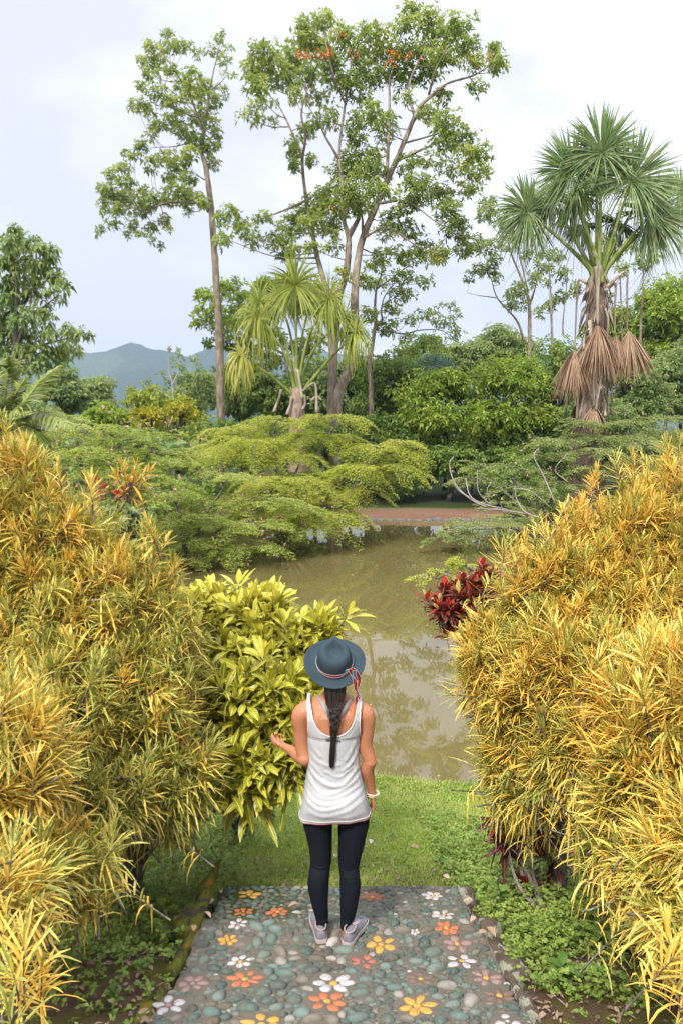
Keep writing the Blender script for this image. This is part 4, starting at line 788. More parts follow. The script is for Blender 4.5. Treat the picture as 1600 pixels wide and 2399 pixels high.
# feathery palm at the left edge
def feather(e_, pts, Lf, mat, n=70, w=.045, droop=.35, face=(0, -.3, 1), ag=.2):
    gp, gf = Geo(), Geo(); cp = curve_pts(pts, 8); tube(gp, cp, lerp_r([.035, .012], len(cp)), 6)
    t = np.linspace(.12, 1, n); idx = t * (len(cp) - 1); i0 = np.minimum(idx.astype(int), len(cp) - 2); q = cp[i0] + (cp[i0 + 1] - cp[i0]) * (idx - i0)[:, None]; tg = nrm(cp[i0 + 1] - cp[i0])
    s = nrm(np.cross(tg, np.asarray(face, float)))
    for sg in (-1, 1):
        D = tg * .75 + s * sg * (1.0 - .4 * t)[:, None] + .07 * rng.normal(size=(n, 3)); L = Lf * np.sin(np.pi * np.clip(t * .85 + .14, 0, 1)) ** .6 * rng.uniform(.85, 1.1, n)
        leaves(gf, q, D, L, w, droop * rng.uniform(.5, 1.4, n), 5, lambda t: np.clip(1.05 - t, .08, 1) ** .6, .4, age=np.clip(ag + .2 * rng.normal(size=n), 0, 1))
    fr = gp.build('frond', pet_g, e_); fb = gf.build('leaflets', mat); fb.parent = fr
c4 = crop(0, 500, 2.8); YF = 15.0; b0 = P(*c4(-20, 1500), YF); fp = empty('feather_palm', (b0.x, YF, gz(b0.x, YF))); tag(fp, 'feathery yellow green palm fronds at the left edge', 'palm')
g = Geo(); tube(g, curve_pts([Vector((b0.x, YF, gz(b0.x, YF) - .1)), b0, P(*c4(-10, 1380), YF)], 5), lerp_r([.2, .14], 11), 9); g.build('trunk', brk_dark, fp)
ff = foliage('feather_leaflet', (.15, .24, .05), (.30, .35, .09), (.52, .50, .20), .35, .4, 2)
for pts, L_ in [([(-20, 1380), (30, 1200), (60, 1040), (60, 940)], .62), ([(0, 1370), (150, 1250), (260, 1110), (400, 1000)], .50), ([(0, 1390), (140, 1350), (300, 1310), (470, 1390)], .5), ([(-20, 1380), (-60, 1150), (-120, 980), (-200, 900)], .6), ([(-20, 1390), (60, 1280), (110, 1180), (170, 1080)], .5), ([(-20, 1400), (100, 1400), (220, 1420), (330, 1500)], .45)]:
    feather(fp, [P(x / 2.8, 500 + y / 2.8, YF + rng.normal() * .3) for x, y in pts], L_, ff)
# ------------------------------------------------------------------ croton shrubs
m = M_('narrow_croton_leaf'); a = m.attr('leaf'); x3 = m.sep(a.outputs['Vector']); age = m.attr('age').outputs['Fac']
vec = m.comb(m.math('MULTIPLY', x3[0], .9), m.math('MULTIPLY', x3[1], 11.0), m.math('MULTIPLY', x3[2], 90.0))
n1 = m.noise(vec, 1.3, 2, .6); n2 = m.noise(m.comb(x3[2], age, 0.0), 40, 1)
# age: 0 = young tip (lime with cream spots), 1 = old (orange with green flecks)
rb = m.math('FRACT', m.math('MULTIPLY', x3[2], 7.13))
thr = m.math('ADD', m.math('MULTIPLY', age, -.24), m.math('MULTIPLY_ADD', rb, .26, .475))
mask = m.ss(m.math('SUBTRACT', n1, thr), -.05, .05)
grn = m.mix(x3[2], (.15, .20, .035), (.38, .42, .10)); yel = m.mix(m.math('MULTIPLY_ADD', age, .62, m.math('MULTIPLY_ADD', rb, .45, -.24), clamp=True), (.85, .69, .15), (.87, .41, .04))
cn = m.mix(mask, grn, yel)
rim = m.math('ABSOLUTE', x3[0])
m.leafy(cn, .38, .26, .45); croton_n = m.m
m = M_('broad_croton_leaf'); a = m.attr('leaf'); x3 = m.sep(a.outputs['Vector']); age = m.attr('age').outputs['Fac']
ax_ = m.math('ABSOLUTE', x3[0])
vein = m.math('SINE', m.math('MULTIPLY', m.math('SUBTRACT', m.math('MULTIPLY', x3[1], 9.0), m.math('MULTIPLY', ax_, 1.6)), 6.283))
nn = m.noise(m.comb(x3[0], m.math('MULTIPLY', x3[1], 3.0), m.math('MULTIPLY', x3[2], 60.0)), 3, 2)
vm = m.ss(m.math('ADD', vein, m.math('MULTIPLY_ADD', nn, 1.0, -.55)), .62, .95)
mid = m.math('SUBTRACT', 1.0, m.ss(ax_, .13, .24)); edge = m.ss(ax_, .84, .95)
f = m.math('MAXIMUM', m.math('MAXIMUM', m.math('MULTIPLY', vm, .75), mid), m.math('MULTIPLY', edge, .8))
grn = m.mix(x3[2], (.11, .19, .02), (.22, .30, .035)); yl = m.mix(x3[2], (.78, .68, .09), (.85, .58, .06))
young = m.mix(nn, (.80, .70, .13), (.58, .57, .09))
c = m.mix(f, m.mix(age, grn, young), m.mix(age, yl, (.72, .66, .10)))
m.leafy(c, .35, .28, .5); croton_b = m.m
m = M_('red_croton_leaf'); a = m.attr('leaf'); x3 = m.sep(a.outputs['Vector']); age = m.attr('age').outputs['Fac']
c = m.mix(age, m.mix(x3[2], (.035, .030, .018), (.09, .03, .025)), m.mix(x3[2], (.55, .025, .025), (.72, .07, .05)))
c = m.mix(m.ss(x3[2], .88, .92), c, (.45, .42, .10))
c = m.mix(m.math('MULTIPLY', m.math('SUBTRACT', 1.0, m.ss(m.math('ABSOLUTE', x3[0]), .06, .16)), .6), c, (.62, .12, .05))
m.leafy(c, .35, .25, .5); croton_r = m.m
m = M_('orange_croton_leaf'); a = m.attr('leaf'); x3 = m.sep(a.outputs['Vector']); age = m.attr('age').outputs['Fac']
c = m.mix(x3[2], (.66, .30, .04), (.70, .48, .08)); c = m.mix(m.ss(x3[2], .6, .8), c, (.35, .38, .06)); m.leafy(c, .4, .3, .4); croton_o = m.m
stem_m = bark('shrub_stem', (.055, .045, .035), (.20, .175, .145), 30, (1, 1, .4)); twig_m = bark('shrub_twig', (.16, .13, .10), (.34, .30, .25), 60)

def surf_points(blobs, spacing, shell=(.86, 1.04), inner=.80):
    pts, nr, bi = [], [], []
    for i, (c, r) in enumerate(blobs):
        c = np.array(c); r = np.array(r); area = 4 * pi * ((r[0] * r[1]) ** 1.6 / 3 + (r[0] * r[2]) ** 1.6 / 3 + (r[1] * r[2]) ** 1.6 / 3) ** (1 / 1.6)
        n = int(area / spacing ** 2); u = nrm(rng.normal(size=(n, 3))); k = rng.uniform(*shell, (n, 1)); p_ = c + u * r * k
        ok = np.ones(n, bool)
        for j, (c2, r2) in enumerate(blobs):
            if j != i: ok &= (((p_ - np.array(c2)) / np.array(r2)) ** 2).sum(1) > inner ** 2
        pts.append(p_[ok]); nr.append(nrm(u / r)[ok]); bi.append(np.full(ok.sum(), i))
    return np.concatenate(pts), np.concatenate(nr), np.concatenate(bi)
def shoot(gl_, gs, tips, dirs, ln, nl, L, W, bend, rows, prof, fold, ang=(25, 80), cls='n', agef=None, twig=.004, back=.30, wavy=0.0, tw_geo=True):
    """leafy shoots: nl leaves spiral down from every tip"""
    n = len(tips); dirs = nrm(dirs); s = perp(dirs); t = np.cross(dirs, s)
    for k in range(nl):
        f = (k + rng.random(n)) / nl                       # 0 tip .. 1 base of shoot
        pos = tips - dirs * (f * ln)[:, None]; a_ = k * 2.399 + rng.random(n) * 1.0
        el = np.radians(ang[0] + (ang[1] - ang[0]) * f ** .8 + rng.normal(size=n) * 9)
        D = dirs * np.cos(el)[:, None] + (s * np.cos(a_)[:, None] + t * np.sin(a_)[:, None]) * np.sin(el)[:, None]
        Ls = L * rng.uniform(.65, 1.2, n) * (.55 + .6 * np.minimum(f * 2.2, 1)); Ws = W * rng.uniform(.75, 1.2, n)
        ag = np.clip((agef if agef is not None else 0) + (f * .75 if cls == 'n' else -f * .6) + .12 * rng.normal(size=n), 0, 1)
        leaves(gl_, pos, D, Ls, Ws, (bend * (.30 + 1.0 * f)) * rng.uniform(.4, 1.6, n), rows, prof, fold, age=ag, wavy=wavy, curl=.03)
    if tw_geo:
        for i in range(n):
            b = tips[i] - dirs[i] * (ln[i] if np.ndim(ln) else ln) - np.array([0, 0, .0]); b2 = b - dirs[i] * back * .35
            tube(gs, np.array([b2, b, tips[i] - dirs[i] * .03]), np.array([twig * 1.5, twig, twig * .6]), 4, cap=False)
def blobs_px(lst):
    out = []
    for (px, py, Y_, rx, rz) in lst:
        c = P(px, py, Y_); out.append(((c.x, c.y, c.z), (rx, rx * 1.05, rz)))
    return out
def main_stems(gs, blobs, base, r0, wob=.06):
    """base: list of (x,y) ground points; every blob is reached from its nearest stem"""
    for i, (c, r) in enumerate(blobs):
        bx, by = base[int(np.argmin([(c[0] - b[0]) ** 2 + (c[1] - b[1]) ** 2 for b in base]))]
        zb = gz(bx, by) - .05; mid = ((bx * .65 + c[0] * .35), (by * .65 + c[1] * .35), zb + (c[2] - zb) * .45)
        j = rng.normal(size=2) * .05
        cp = curve_pts([(bx + j[0], by + j[1], zb), (mid[0] + rng.normal() * wob, mid[1] + rng.normal() * wob, mid[2]), (c[0], c[1], c[2])], 8); tube(gs, cp, lerp_r([r0, r0 * .6, r0 * .25], len(cp)), 7, rough=.08)
        for _ in range(5):
            u = nrm(rng.normal(size=3) + np.array([0, -.2, .3])); en = np.array(c) + u * np.array(r) * .85
            cp2 = curve_pts([cp[-3], (np.array(c) + en) / 2 + rng.normal(size=3) * .03, en], 4); tube(gs, cp2, lerp_r([r0 * .25, .004], len(cp2)), 5)
def narrow_croton(name, label, lst, base, spacing, nl, L, W, seed_age=0.0, r0=.045, ymid=None, extra=(), group='yellow speckled croton shrubs', lower=None):
    bl = blobs_px(lst); e_ = empty(name, (base[0][0], base[0][1], gz(*base[0]))); tag(e_, label, 'shrub', group)
    gl_, gs = Geo(), Geo(); p_, n_, bi = surf_points(bl, spacing)
    keep = (n_[:, 1] < .35) | (rng.random(len(p_)) < .35); p_, n_ = p_[keep], n_[keep]
    keep = p_[:, 2] > ground_z(p_[:, 0], p_[:, 1]) + .12; p_, n_ = p_[keep], n_[keep]
    d = nrm(n_ * .75 + np.array([0, 0, .85]) + .40 * rng.normal(size=p_.shape)); p_ = p_ + d * rng.normal(size=(len(p_), 1)) * .06
    if len(extra):
        ep = np.array([tuple(P(*q[:3])) for q in extra]); p_ = np.vstack([p_, ep]); d = np.vstack([d, nrm(np.array([0, 0, 1.0]) + .25 * rng.normal(size=ep.shape))])
    ln = rng.uniform(.14, .30, len(p_)); zt_ = np.array([c[2] + r[2] for c, r in bl]); c_lo = zt_.max() - .45 * (zt_.max() - min(c[2] - r[2] for c, r in bl))
    sun_ = np.clip(.5 * nrm(d)[:, 2], 0, 1)
    low = np.clip((c_lo - p_[:, 2]) / .7, 0, 1); bnd = .14 + .42 * low + .08 * rng.random(len(p_))
    shoot(gl_, gs, p_, d, ln, nl, L * rng.uniform(.8, 1.25, len(p_)), W, bnd, 5, STRAP, .28, (8, 70), 'n', agef=seed_age + .30 * (1 - low) - .06 + .27 * rng.normal(size=len(p_)))
    # inner foliage
    p2, n2, _ = surf_points(bl, spacing * 1.25, (.60, .80), .55)
    k2 = (n2[:, 1] < .3) & (p2[:, 2] > ground_z(p2[:, 0], p2[:, 1]) + .12); p2, n2 = p2[k2], n2[k2]
    shoot(gl_, gs, p2, nrm(n2 + np.array([0, 0, .6])), rng.uniform(.1, .2, len(p2)), int(nl * .6), L, W, .4, 4, STRAP, .25, (25, 88), 'n', agef=seed_age, tw_geo=False)
    main_stems(gs, bl, base, r0)
    gs.build('stem', stem_m, e_); gl_.build('foliage', croton_n, e_)
    return e_
def gbase(px, py):
    for yy in np.linspace(2.0, 30, 4000):
        w_ = P(px, py, yy)
        if w_.z <= gz(w_.x, yy): return (w_.x, yy)
    return (P(px, py, 5).x, 5)
narrow_croton('croton_shrub', 'tallest golden croton shrub in the upper left corner of the hedge', [(-20,1190,5.3,.48,.46),(130,1290,5.2,.42,.42),(-60,1400,5.0,.45,.45),(285,1420,5.0,.40,.42),(120,1480,4.9,.48,.42),(375,1500,4.9,.26,.33)],
  [(-1.75, 5.1), (-1.45, 5.0)], .095, 30, .130, .0100, -.06, .05, extra=[(345,1215,4.9),(352,1240,4.85),(335,1235,5.0),(360,1255,4.9),(135,1080,5.1),(60,1030,5.1),(15,985,5.2),(20,1000,5.2),(210,1120,5.1),(5,975,5.2),(410,1310,4.9),(425,1350,4.9)])
narrow_croton('croton_shrub', 'olive and gold croton shrub on a dark trunk left of the steps', [(330,1640,4.65,.36,.40),(395,1800,4.5,.26,.26),(170,1650,4.5,.42,.42),(260,1840,4.25,.32,.26),(90,1860,4.1,.36,.30),(430,1830,4.5,.15,.18),(390,1870,4.45,.18,.13)],
  [gbase(312, 2120), gbase(150, 2160)], .093, 30, .140, .0098, -.20, .06)
narrow_croton('croton_shrub', 'nearest left croton shrub with long orange flecked leaves hanging over bare stems', [(0,1760,3.5,.32,.34),(50,2010,3.3,.24,.18),(-40,2090,2.8,.20,.22),(170,1990,3.6,.20,.11)],
  [gbase(60, 2300), gbase(110, 2230)], .094, 32, .165, .0104, .02, .022, extra=[(55,2180,2.5),(30,2270,2.4),(20,2360,2.3),(70,2110,2.7),(10,2130,2.6),(100,2260,2.45)])
narrow_croton('croton_shrub', 'tallest golden orange croton shrub at the upper right edge', [(1610,1230,5.3,.50,.46),(1460,1270,5.2,.38,.38),(1330,1370,5.0,.38,.38),(1560,1440,4.9,.48,.42),(1240,1420,4.9,.24,.32),(1430,1480,4.8,.42,.40)],
  [(1.85, 5.0), (1.5, 5.0)], .092, 30, .130, .0098, .10, .05, extra=[(1395,1100,5.1),(1385,1115,5.1),(1480,1060,5.1),(1560,1035,5.2),(1590,1020,5.2),(1330,1170,5.0),(1345,1185,5.0),(1260,1215,4.9),(1190,1250,4.9),(1210,1270,4.9),(1440,1070,5.1),(1165,1330,4.9)])
narrow_croton('croton_shrub', 'middle right croton shrub bulging over the water and the lawn', [(1190,1580,4.75,.30,.36),(1310,1580,4.5,.34,.40),(1225,1760,4.6,.24,.34),(1340,1750,4.3,.28,.28),(1215,1840,4.5,.13,.10),(1470,1640,4.2,.42,.42),(1130,1500,4.9,.15,.2)],
  [gbase(1430, 2130), gbase(1395, 2090)], .090, 30, .142, .0098, .08, .05)
narrow_croton('croton_shrub', 'near right croton shrub trailing long orange leaves over brown soil', [(1600,1700,3.7,.42,.46),(1520,1850,3.6,.28,.24),(1670,1990,3.1,.30,.24),(1540,2010,3.3,.12,.08),(1640,2150,2.8,.15,.08),(1500,2010,3.3,.15,.12),(1440,1950,3.5,.14,.10),(1560,2090,3.0,.13,.07)],
  [gbase(1560, 2200), gbase(1440, 2160)], .094, 32, .165, .0108, .16, .04, extra=[(1560,2170,2.7),(1510,2110,2.9),(1590,2230,2.55),(1450,2050,3.2)])

# broad leaved croton
bl = blobs_px([(500,1500,5.9,.42,.40),(610,1500,5.8,.40,.38),(700,1540,5.6,.26,.28),(480,1660,5.4,.40,.40),(620,1640,5.2,.36,.34),(590,1780,4.9,.26,.24),(660,1745,4.9,.22,.22),(700,1670,5.0,.17,.2),(745,1480,5.6,.14,.14),(560,1810,4.8,.18,.14)])
b0 = gbase(520, 2000); e_ = empty('broad_leaved_croton', (b0[0], b0[1] + .3, gz(*b0))); tag(e_, 'lime yellow broad leaved croton the woman is touching', 'shrub')
gl_, gs = Geo(), Geo(); p_, n_, bi = surf_points(bl, .125, (.8, 1.04), .80)
k_ = (n_[:, 1] < .45) | (rng.random(len(p_)) < .4); p_, n_ = p_[k_], n_[k_]
ex = np.array([tuple(P(*q)) for q in [(550,1385,5.8),(620,1380,5.8),(665,1405,5.7),(700,1450,5.6),(790,1440,5.5),(765,1455,5.5),(500,1380,5.9),(450,1370,5.9),(735,1440,5.6),(590,1400,5.8)]])
p_ = np.vstack([p_, ex]); p_ = p_ + .05 * rng.normal(size=p_.shape); d = nrm(np.vstack([n_ * .8, np.zeros((10, 3))]) + np.array([0, 0, .85]) + .28 * rng.normal(size=p_.shape))
hi = np.clip((p_[:, 2] - 1.25) / .5, 0, 1)
shoot(gl_, gs, p_, d, rng.uniform(.07, .14, len(p_)), 12, .195, .046, .24, 7, OBOV, .34, (8, 74), 'b', agef=.42 + .70 * hi, twig=.006, wavy=.07)
p2, n2, _ = surf_points(bl, .22, (.5, .75), .5); k2 = n2[:, 1] < .3; p2, n2 = p2[k2], n2[k2]
shoot(gl_, gs, p2, nrm(n2 + np.array([0, 0, .5])), rng.uniform(.08, .14, len(p2)), 10, .20, .052, .45, 6, OBOV, .3, (25, 95), 'b', agef=0.1, tw_geo=False)
main_stems(gs, bl, [(b0[0] + .1, b0[1] + .5)], .035); gs.build('stem', stem_m, e_); gl_.build('foliage', croton_b, e_)

# red crotons
def red_shrub(label, lst, base, spacing, nl, L, W, ext=(), agef=.7, up=1.2, name='red_croton', rows=6):
    bl = blobs_px(lst); e_ = empty(name, (base[0], base[1], gz(*base))); tag(e_, label, 'shrub'); gl_, gs = Geo(), Geo()
    p_, n_, _ = surf_points(bl, spacing, (.75, 1.02), .8)
    if len(ext): p_ = np.vstack([p_, [tuple(P(*q)) for q in ext]]); n_ = np.vstack([n_, np.zeros((len(ext), 3))])
    d = nrm(n_ * .7 + np.array([0, 0, up]) + .2 * rng.normal(size=p_.shape)); ag = agef * (.35 + .9 * rng.random(len(p_)))
    shoot(gl_, gs, p_, d, rng.uniform(.05, .10, len(p_)), nl, L, W, .25, rows, OVATE, .25, (12, 75), 'b', agef=ag, twig=.005)
    main_stems(gs, bl, [base], .022); gs.build('stem', twig_m, e_); gl_.build('foliage', croton_r, e_); return e_
red_shrub('crimson leaved croton leaning over the water behind right yellow hedge', [(1095,1395,6.6,.20,.17),(1045,1415,6.5,.13,.10),(1130,1365,6.7,.14,.12),(1085,1455,6.5,.13,.10)], (2.0, 6.7), .11, 12, .13, .042, ext=[(1000,1400,6.5),(1015,1420,6.5),(1130,1320,6.7),(1040,1370,6.5),(1045,1480,6.5)])
red_shrub('small dark red croton with bare stems on the lawn', [(1185,1955,5.0,.09,.07),(1250,1935,5.05,.10,.07),(1160,1915,5.1,.06,.05),(1225,2065,5.0,.045,.04),(1290,2000,5.05,.07,.05)], gbase(1275, 2130), .11, 9, .21, .042, agef=.55, up=.9, rows=8)
# orange plant with red flowers at the left
b0 = (P(290, 1130, 8.5).x, 8.5); e_ = empty('orange_croton', (b0[0], b0[1], gz(*b0))); tag(e_, 'bright orange narrow leaved plant above small crimson leaves at left', 'shrub'); gl_, gs, gr = Geo(), Geo(), Geo()
tp = np.array([tuple(P(*q)) for q in [(285,1085,8.5),(320,1090,8.5),(355,1100,8.4),(300,1120,8.5),(270,1110,8.5),(335,1120,8.5),(310,1145,8.6)]]); dd = nrm(np.array([[-.2,0,1],[.2,0,.9],[.7,-.1,.6],[.1,-.3,.8],[-.4,0,.8],[.5,0,.7],[0,-.2,1]]))
shoot(gl_, gs, tp, dd, np.full(7, .28), 18, .21, .024, .3, 5, STRAP, .25, (15, 70), 'n', back=.8, twig=.008); rp_ = np.array([tuple(P(*q)) for q in [(235,1130,8.4),(245,1140,8.4),(290,1145,8.4),(225,1125,8.5),(275,1155,8.4)]])
shoot(gr, gs, rp_, nrm(np.tile([0, -.2, 1.0], (5, 1)) + .2 * rng.normal(size=(5, 3))), np.full(5, .1), 9, .10, .04, .3, 4, OVATE, .2, (20, 80), 'b', agef=1.0, back=.7)
tube(gs, curve_pts([(b0[0], b0[1], gz(*b0) - .05), (b0[0], b0[1], 1.0), tuple(P(305, 1130, 8.5))], 6), .025, 6)
gs.build('stem', stem_m, e_); gl_.build('foliage', croton_o, e_); gr.build('red_leaves', croton_r, e_)

bushy('scrub_tree', 'small green bush hiding the foot of the orange plant', 'shrub', 300, 1225, 75, 60, 7.9, fol_b, leaf=.07, dens=160, ncl=22, group=G2, trunk=.03)
# ------------------------------------------------------------------ feathery layered shrubs round the pond
fea = foliage('feathery_leaflet', (.29, .36, .035), (.48, .52, .06), (.60, .58, .11), .45, .5, .5)
fea_d = foliage('feathery_leaflet_dark', (.22, .31, .045), (.38, .45, .075), (.52, .54, .12), .42, .5, .5)
fea_p = foliage('feathery_leaflet_pale', (.20, .29, .07), (.33, .40, .12), (.46, .48, .17), .4, .5, .5)
pnk = plain('pink_puff', (.62, .30, .32), .8)
def spray(gl_, gs, p0, d, ln, leaf, n=16, droop=.3, w=.30, dens=1.0):
    """an arching bough with flat side twigs, each lined with tiny leaflets"""
    d = nrm(np.asarray(d, float)); s = nrm(np.cross(d, [0, 0, 1.0])); t = np.linspace(0, 1, n); q = np.asarray(p0) + d * (ln * t)[:, None]; q[:, 2] += -droop * ln * t ** 2 + .05 * ln * np.sin(t * 3)
    tube(gs, q[::3], lerp_r([.018, .005], len(q[::3])), 4, cap=False)
    tg = nrm(np.gradient(q, axis=0)); B = []; D = []
    for i in range(1, n):
        for sg in (-1, 1):
            L = ln * w * sin(pi * min(.18 + .82 * t[i], 1)) ** .7 * rng.uniform(.6, 1.1) + .05; m_ = max(3, int(L / (leaf * .62) * dens)); u = np.linspace(.1, 1, m_)
            dd = nrm(tg[i] * .8 + s * sg * .9 + np.array([0, 0, rng.normal() * .08])); pp = q[i] + dd * (L * u)[:, None]; pp[:, 2] -= .16 * L * u ** 2; pp += rng.normal(size=pp.shape) * leaf * .22
            for sg2 in (-1, 1):
                B.append(pp); side = nrm(np.cross(dd, [0, 0, 1.0])) * sg2
                D.append(np.tile(dd * .55 + side, (m_, 1)) + .25 * rng.normal(size=(m_, 3)))
    B = np.vstack(B); D = np.vstack(D); diamonds(gl_, B, D, leaf * rng.uniform(.7, 1.2, len(B)), leaf * .42, np.clip(.15 * rng.normal(size=len(B)) + .25 * (d[2] + .2), 0, 1), .2, .1)
def feathery(label, lst, base, mat, n, leaf=.075, ln=(1.0, 1.8), pink=0, bare=None, name='feathery_shrub', droop=.35):
    """lst: (px,py,Y,rx,rz) lobes; sprays start inside each lobe and run outward in flat tiers"""
    c0 = P(base[0], base[1], base[2]); bx, by = c0.x, base[2]; e_ = empty(name, (bx, by, gz(bx, by))); tag(e_, label, 'shrub', 'feathery shrubs round the pond'); gl_, gs, gp = Geo(), Geo(), Geo()
    bl = blobs_px(lst); ends = []
    for (c, r) in bl:
        cp = curve_pts([(bx, by, max(gz(bx, by), WZ) - .1), ((bx + c[0]) / 2, (by + c[1]) / 2, (c[2] + WZ) / 2 + .3), c], 6); tube(gs, cp, lerp_r([.07, .03], len(cp)), 6, rough=.06)
        m_ = max(12, int(n * 1.9 * r[0])); tiers = [(rng.normal(size=2) * .22 * r[0], z_) for z_ in np.linspace(-1, 1, max(2, int(r[2] / .20)))]
        for (off, z_) in tiers:
            cen = np.array([c[0] + off[0], c[1] + off[1], c[2] + z_ * r[2] * .9]); sc_ = (1 - .35 * max(z_, 0)) * rng.uniform(.8, 1.1)
            tube(gs, curve_pts([cp[-1], (cp[-1] + cen) / 2 - [0, 0, .05], cen], 3), .02, 4, cap=False)
            for _ in range(int(m_ / len(tiers))):
                a_ = rng.random() * 2 * pi; f = rng.uniform(.0, .50)
                st = cen + np.array([cos(a_) * r[0] * f, sin(a_) * r[1] * f, rng.normal() * .05])
                L = rng.uniform(*ln) * min(1, r[0] / 1.1) * sc_; d = (cos(a_ + rng.normal() * .3), sin(a_ + rng.normal() * .3), .12 + rng.normal() * .07)
                spray(gl_, gs, st, d, L, leaf, max(9, int(L * 10)), droop * rng.uniform(.5, 1.2)); ends.append(st + np.array(d) * L * .8)
    gs.build('branches', stem_m, e_); gl_.build('foliage', mat, e_)
    if pink:
        for q in [ends[i] for i in rng.integers(0, len(ends), pink)]:
            D = nrm(rng.normal(size=(8, 3)) + np.array([0, 0, .3])); diamonds(gp, np.tile(q + rng.normal(size=3) * .2, (8, 1)), D, .065, .03)
        gp.build('blossom', pnk, e_)
    if bare:
        gb = Geo()
        for pa, r_ in bare: cp = curve_pts([P(x, y, Y_) for x, y, Y_ in pa], 6); tube(gb, cp, lerp_r([r_, r_ * .4], len(cp)), 5)
        gb.build('bare_branches', plain('bleached_wood', (.38, .34, .32), .8), e_)
    return e_
feathery('bright yellow green feathery shrub arching right over the pond', [(640,1010,30,1.8,.42),(780,1000,30,1.6,.42),(880,1070,29,1.3,.40),(700,1090,29,1.8,.42),(850,1130,28,1.2,.36),(540,1030,30,1.5,.42),(760,1180,27,1.4,.36),(640,1160,27,1.5,.42),(930,1050,29,.9,.25)], (660, 1250, 28.5), fea, 18, .072, (1.2, 2.2), 0, droop=.62)
feathery('dark feathery shrub with pink blossom dipping into the water', [(520,1150,25,1.5,.5),(420,1190,24,1.2,.5),(600,1200,24.5,1.1,.4),(480,1240,23.5,1.2,.4),(560,1255,23.5,.9,.35),(390,1110,25,1.1,.4),(700,1215,25.5,.9,.32),(430,1290,23,.9,.3),(520,1300,23,.6,.2)], (440, 1300, 24), fea_d, 19, .080, (.9, 1.6), 170)
feathery('dull green feathery shrub behind the left golden hedge', [(180,1030,20,1.2,.35),(290,1060,20,1.0,.35),(360,1040,21,.9,.3),(100,1000,20,1.0,.3),(270,1130,19,.8,.3),(330,1150,19,.8,.35)], (230, 1250, 20), fea_d, 15, .075, (.9, 1.5), 60)
feathery('dark feathery shrub rising from the right bank with bleached bare branches', [(1200,1120,29,1.2,.4),(1120,1110,29,.9,.3),(1260,1170,28,1.2,.4),(1180,1200,27,.9,.3),(1290,1090,29,.9,.35),(1330,1160,28,1.0,.4),(1120,1240,26,.9,.18),(1040,1255,26,.6,.12)], (1290, 1250, 27.8), fea_p, 14, .075, (.8, 1.5), 70,
  bare=[([(1190,1200,27.5),(1120,1180,27),(1070,1140,27),(1052,1090,27),(1062,1070,27)], .035), ([(1190,1195,27.5),(1130,1180,26.8),(1100,1160,26.8),(1090,1120,27)], .03), ([(1150,1185,27.2),(1120,1150,27),(1118,1100,27)], .022), ([(1150,1185,27.2),(1140,1150,27),(1150,1130,27)], .02), ([(1300,1180,27),(1270,1110,27),(1250,1070,27),(1260,1050,27)], .03), ([(1290,1190,27),(1240,1150,26.5),(1200,1145,26.5)], .025), ([(1270,1215,26.5),(1230,1200,26.4),(1210,1170,26.5),(1205,1140,26.5)], .03), ([(1240,1205,26.5),(1180,1195,26.5),(1110,1190,26.6)], .022), ([(1330,1130,27),(1300,1100,27),(1330,1060,27)], .02), ([(1100,1165,26.8),(1075,1150,26.9),(1060,1130,26.9)], .018)])
feathery('olive feathery shrub spreading in tiers beneath the tall fan palm', [(1380,1010,30,1.2,.3),(1300,1050,29,1.1,.3),(1470,1010,30,1.2,.35),(1560,1000,30,1.2,.35),(1400,1080,28,1.1,.35),(1500,1060,28,1.2,.3)], (1430, 1250, 29), fea_p, 15, .08, (.9, 1.6), 80)
feathery('single low feathery bough reaching over the water beside the red croton', [(1040,1345,13.5,.5,.07),(1100,1330,13.5,.5,.08)], (1330, 1420, 13.5), fea, 16, .05, (.5, .9), 0)
# broad pale leaves at the water's edge
def banana(px, py, Y_, h, n, L, W, label):
    c = P(px, py, Y_); e_ = empty('broad_leaf_plant', (c.x, Y_, max(gz(c.x, Y_), WZ))); tag(e_, label, 'plant'); gl_, gs = Geo(), Geo(); z0 = max(gz(c.x, Y_), WZ) - .1
    tube(gs, curve_pts([(c.x, Y_, z0), (c.x + .02, Y_, c.z - h * .5)], 5), .06, 7); a_ = np.arange(n) * 2.4; D = np.stack([np.cos(a_), np.sin(a_) * .8, rng.uniform(.3, 1.5, n)], -1)
    leaves(gl_, np.tile([c.x + .02, Y_, c.z - h * .5], (n, 1)), D, L * rng.uniform(.8, 1.1, n), W, .6, 8, OVATE, .3, age=.1); gs.build('stem', wst, e_); gl_.build('foliage', foliage('broad_blade', (.10, .20, .06), (.17, .28, .09), (.25, .33, .1), .35, .35), e_)
banana(690, 1258, 26.5, .5, 7, .8, .22, 'big drooping blue green leaves at the edge of the water')
banana(395, 1010, 30, 1.6, 7, 1.6, .36, 'upright banana like leaves rising from the left scrub')
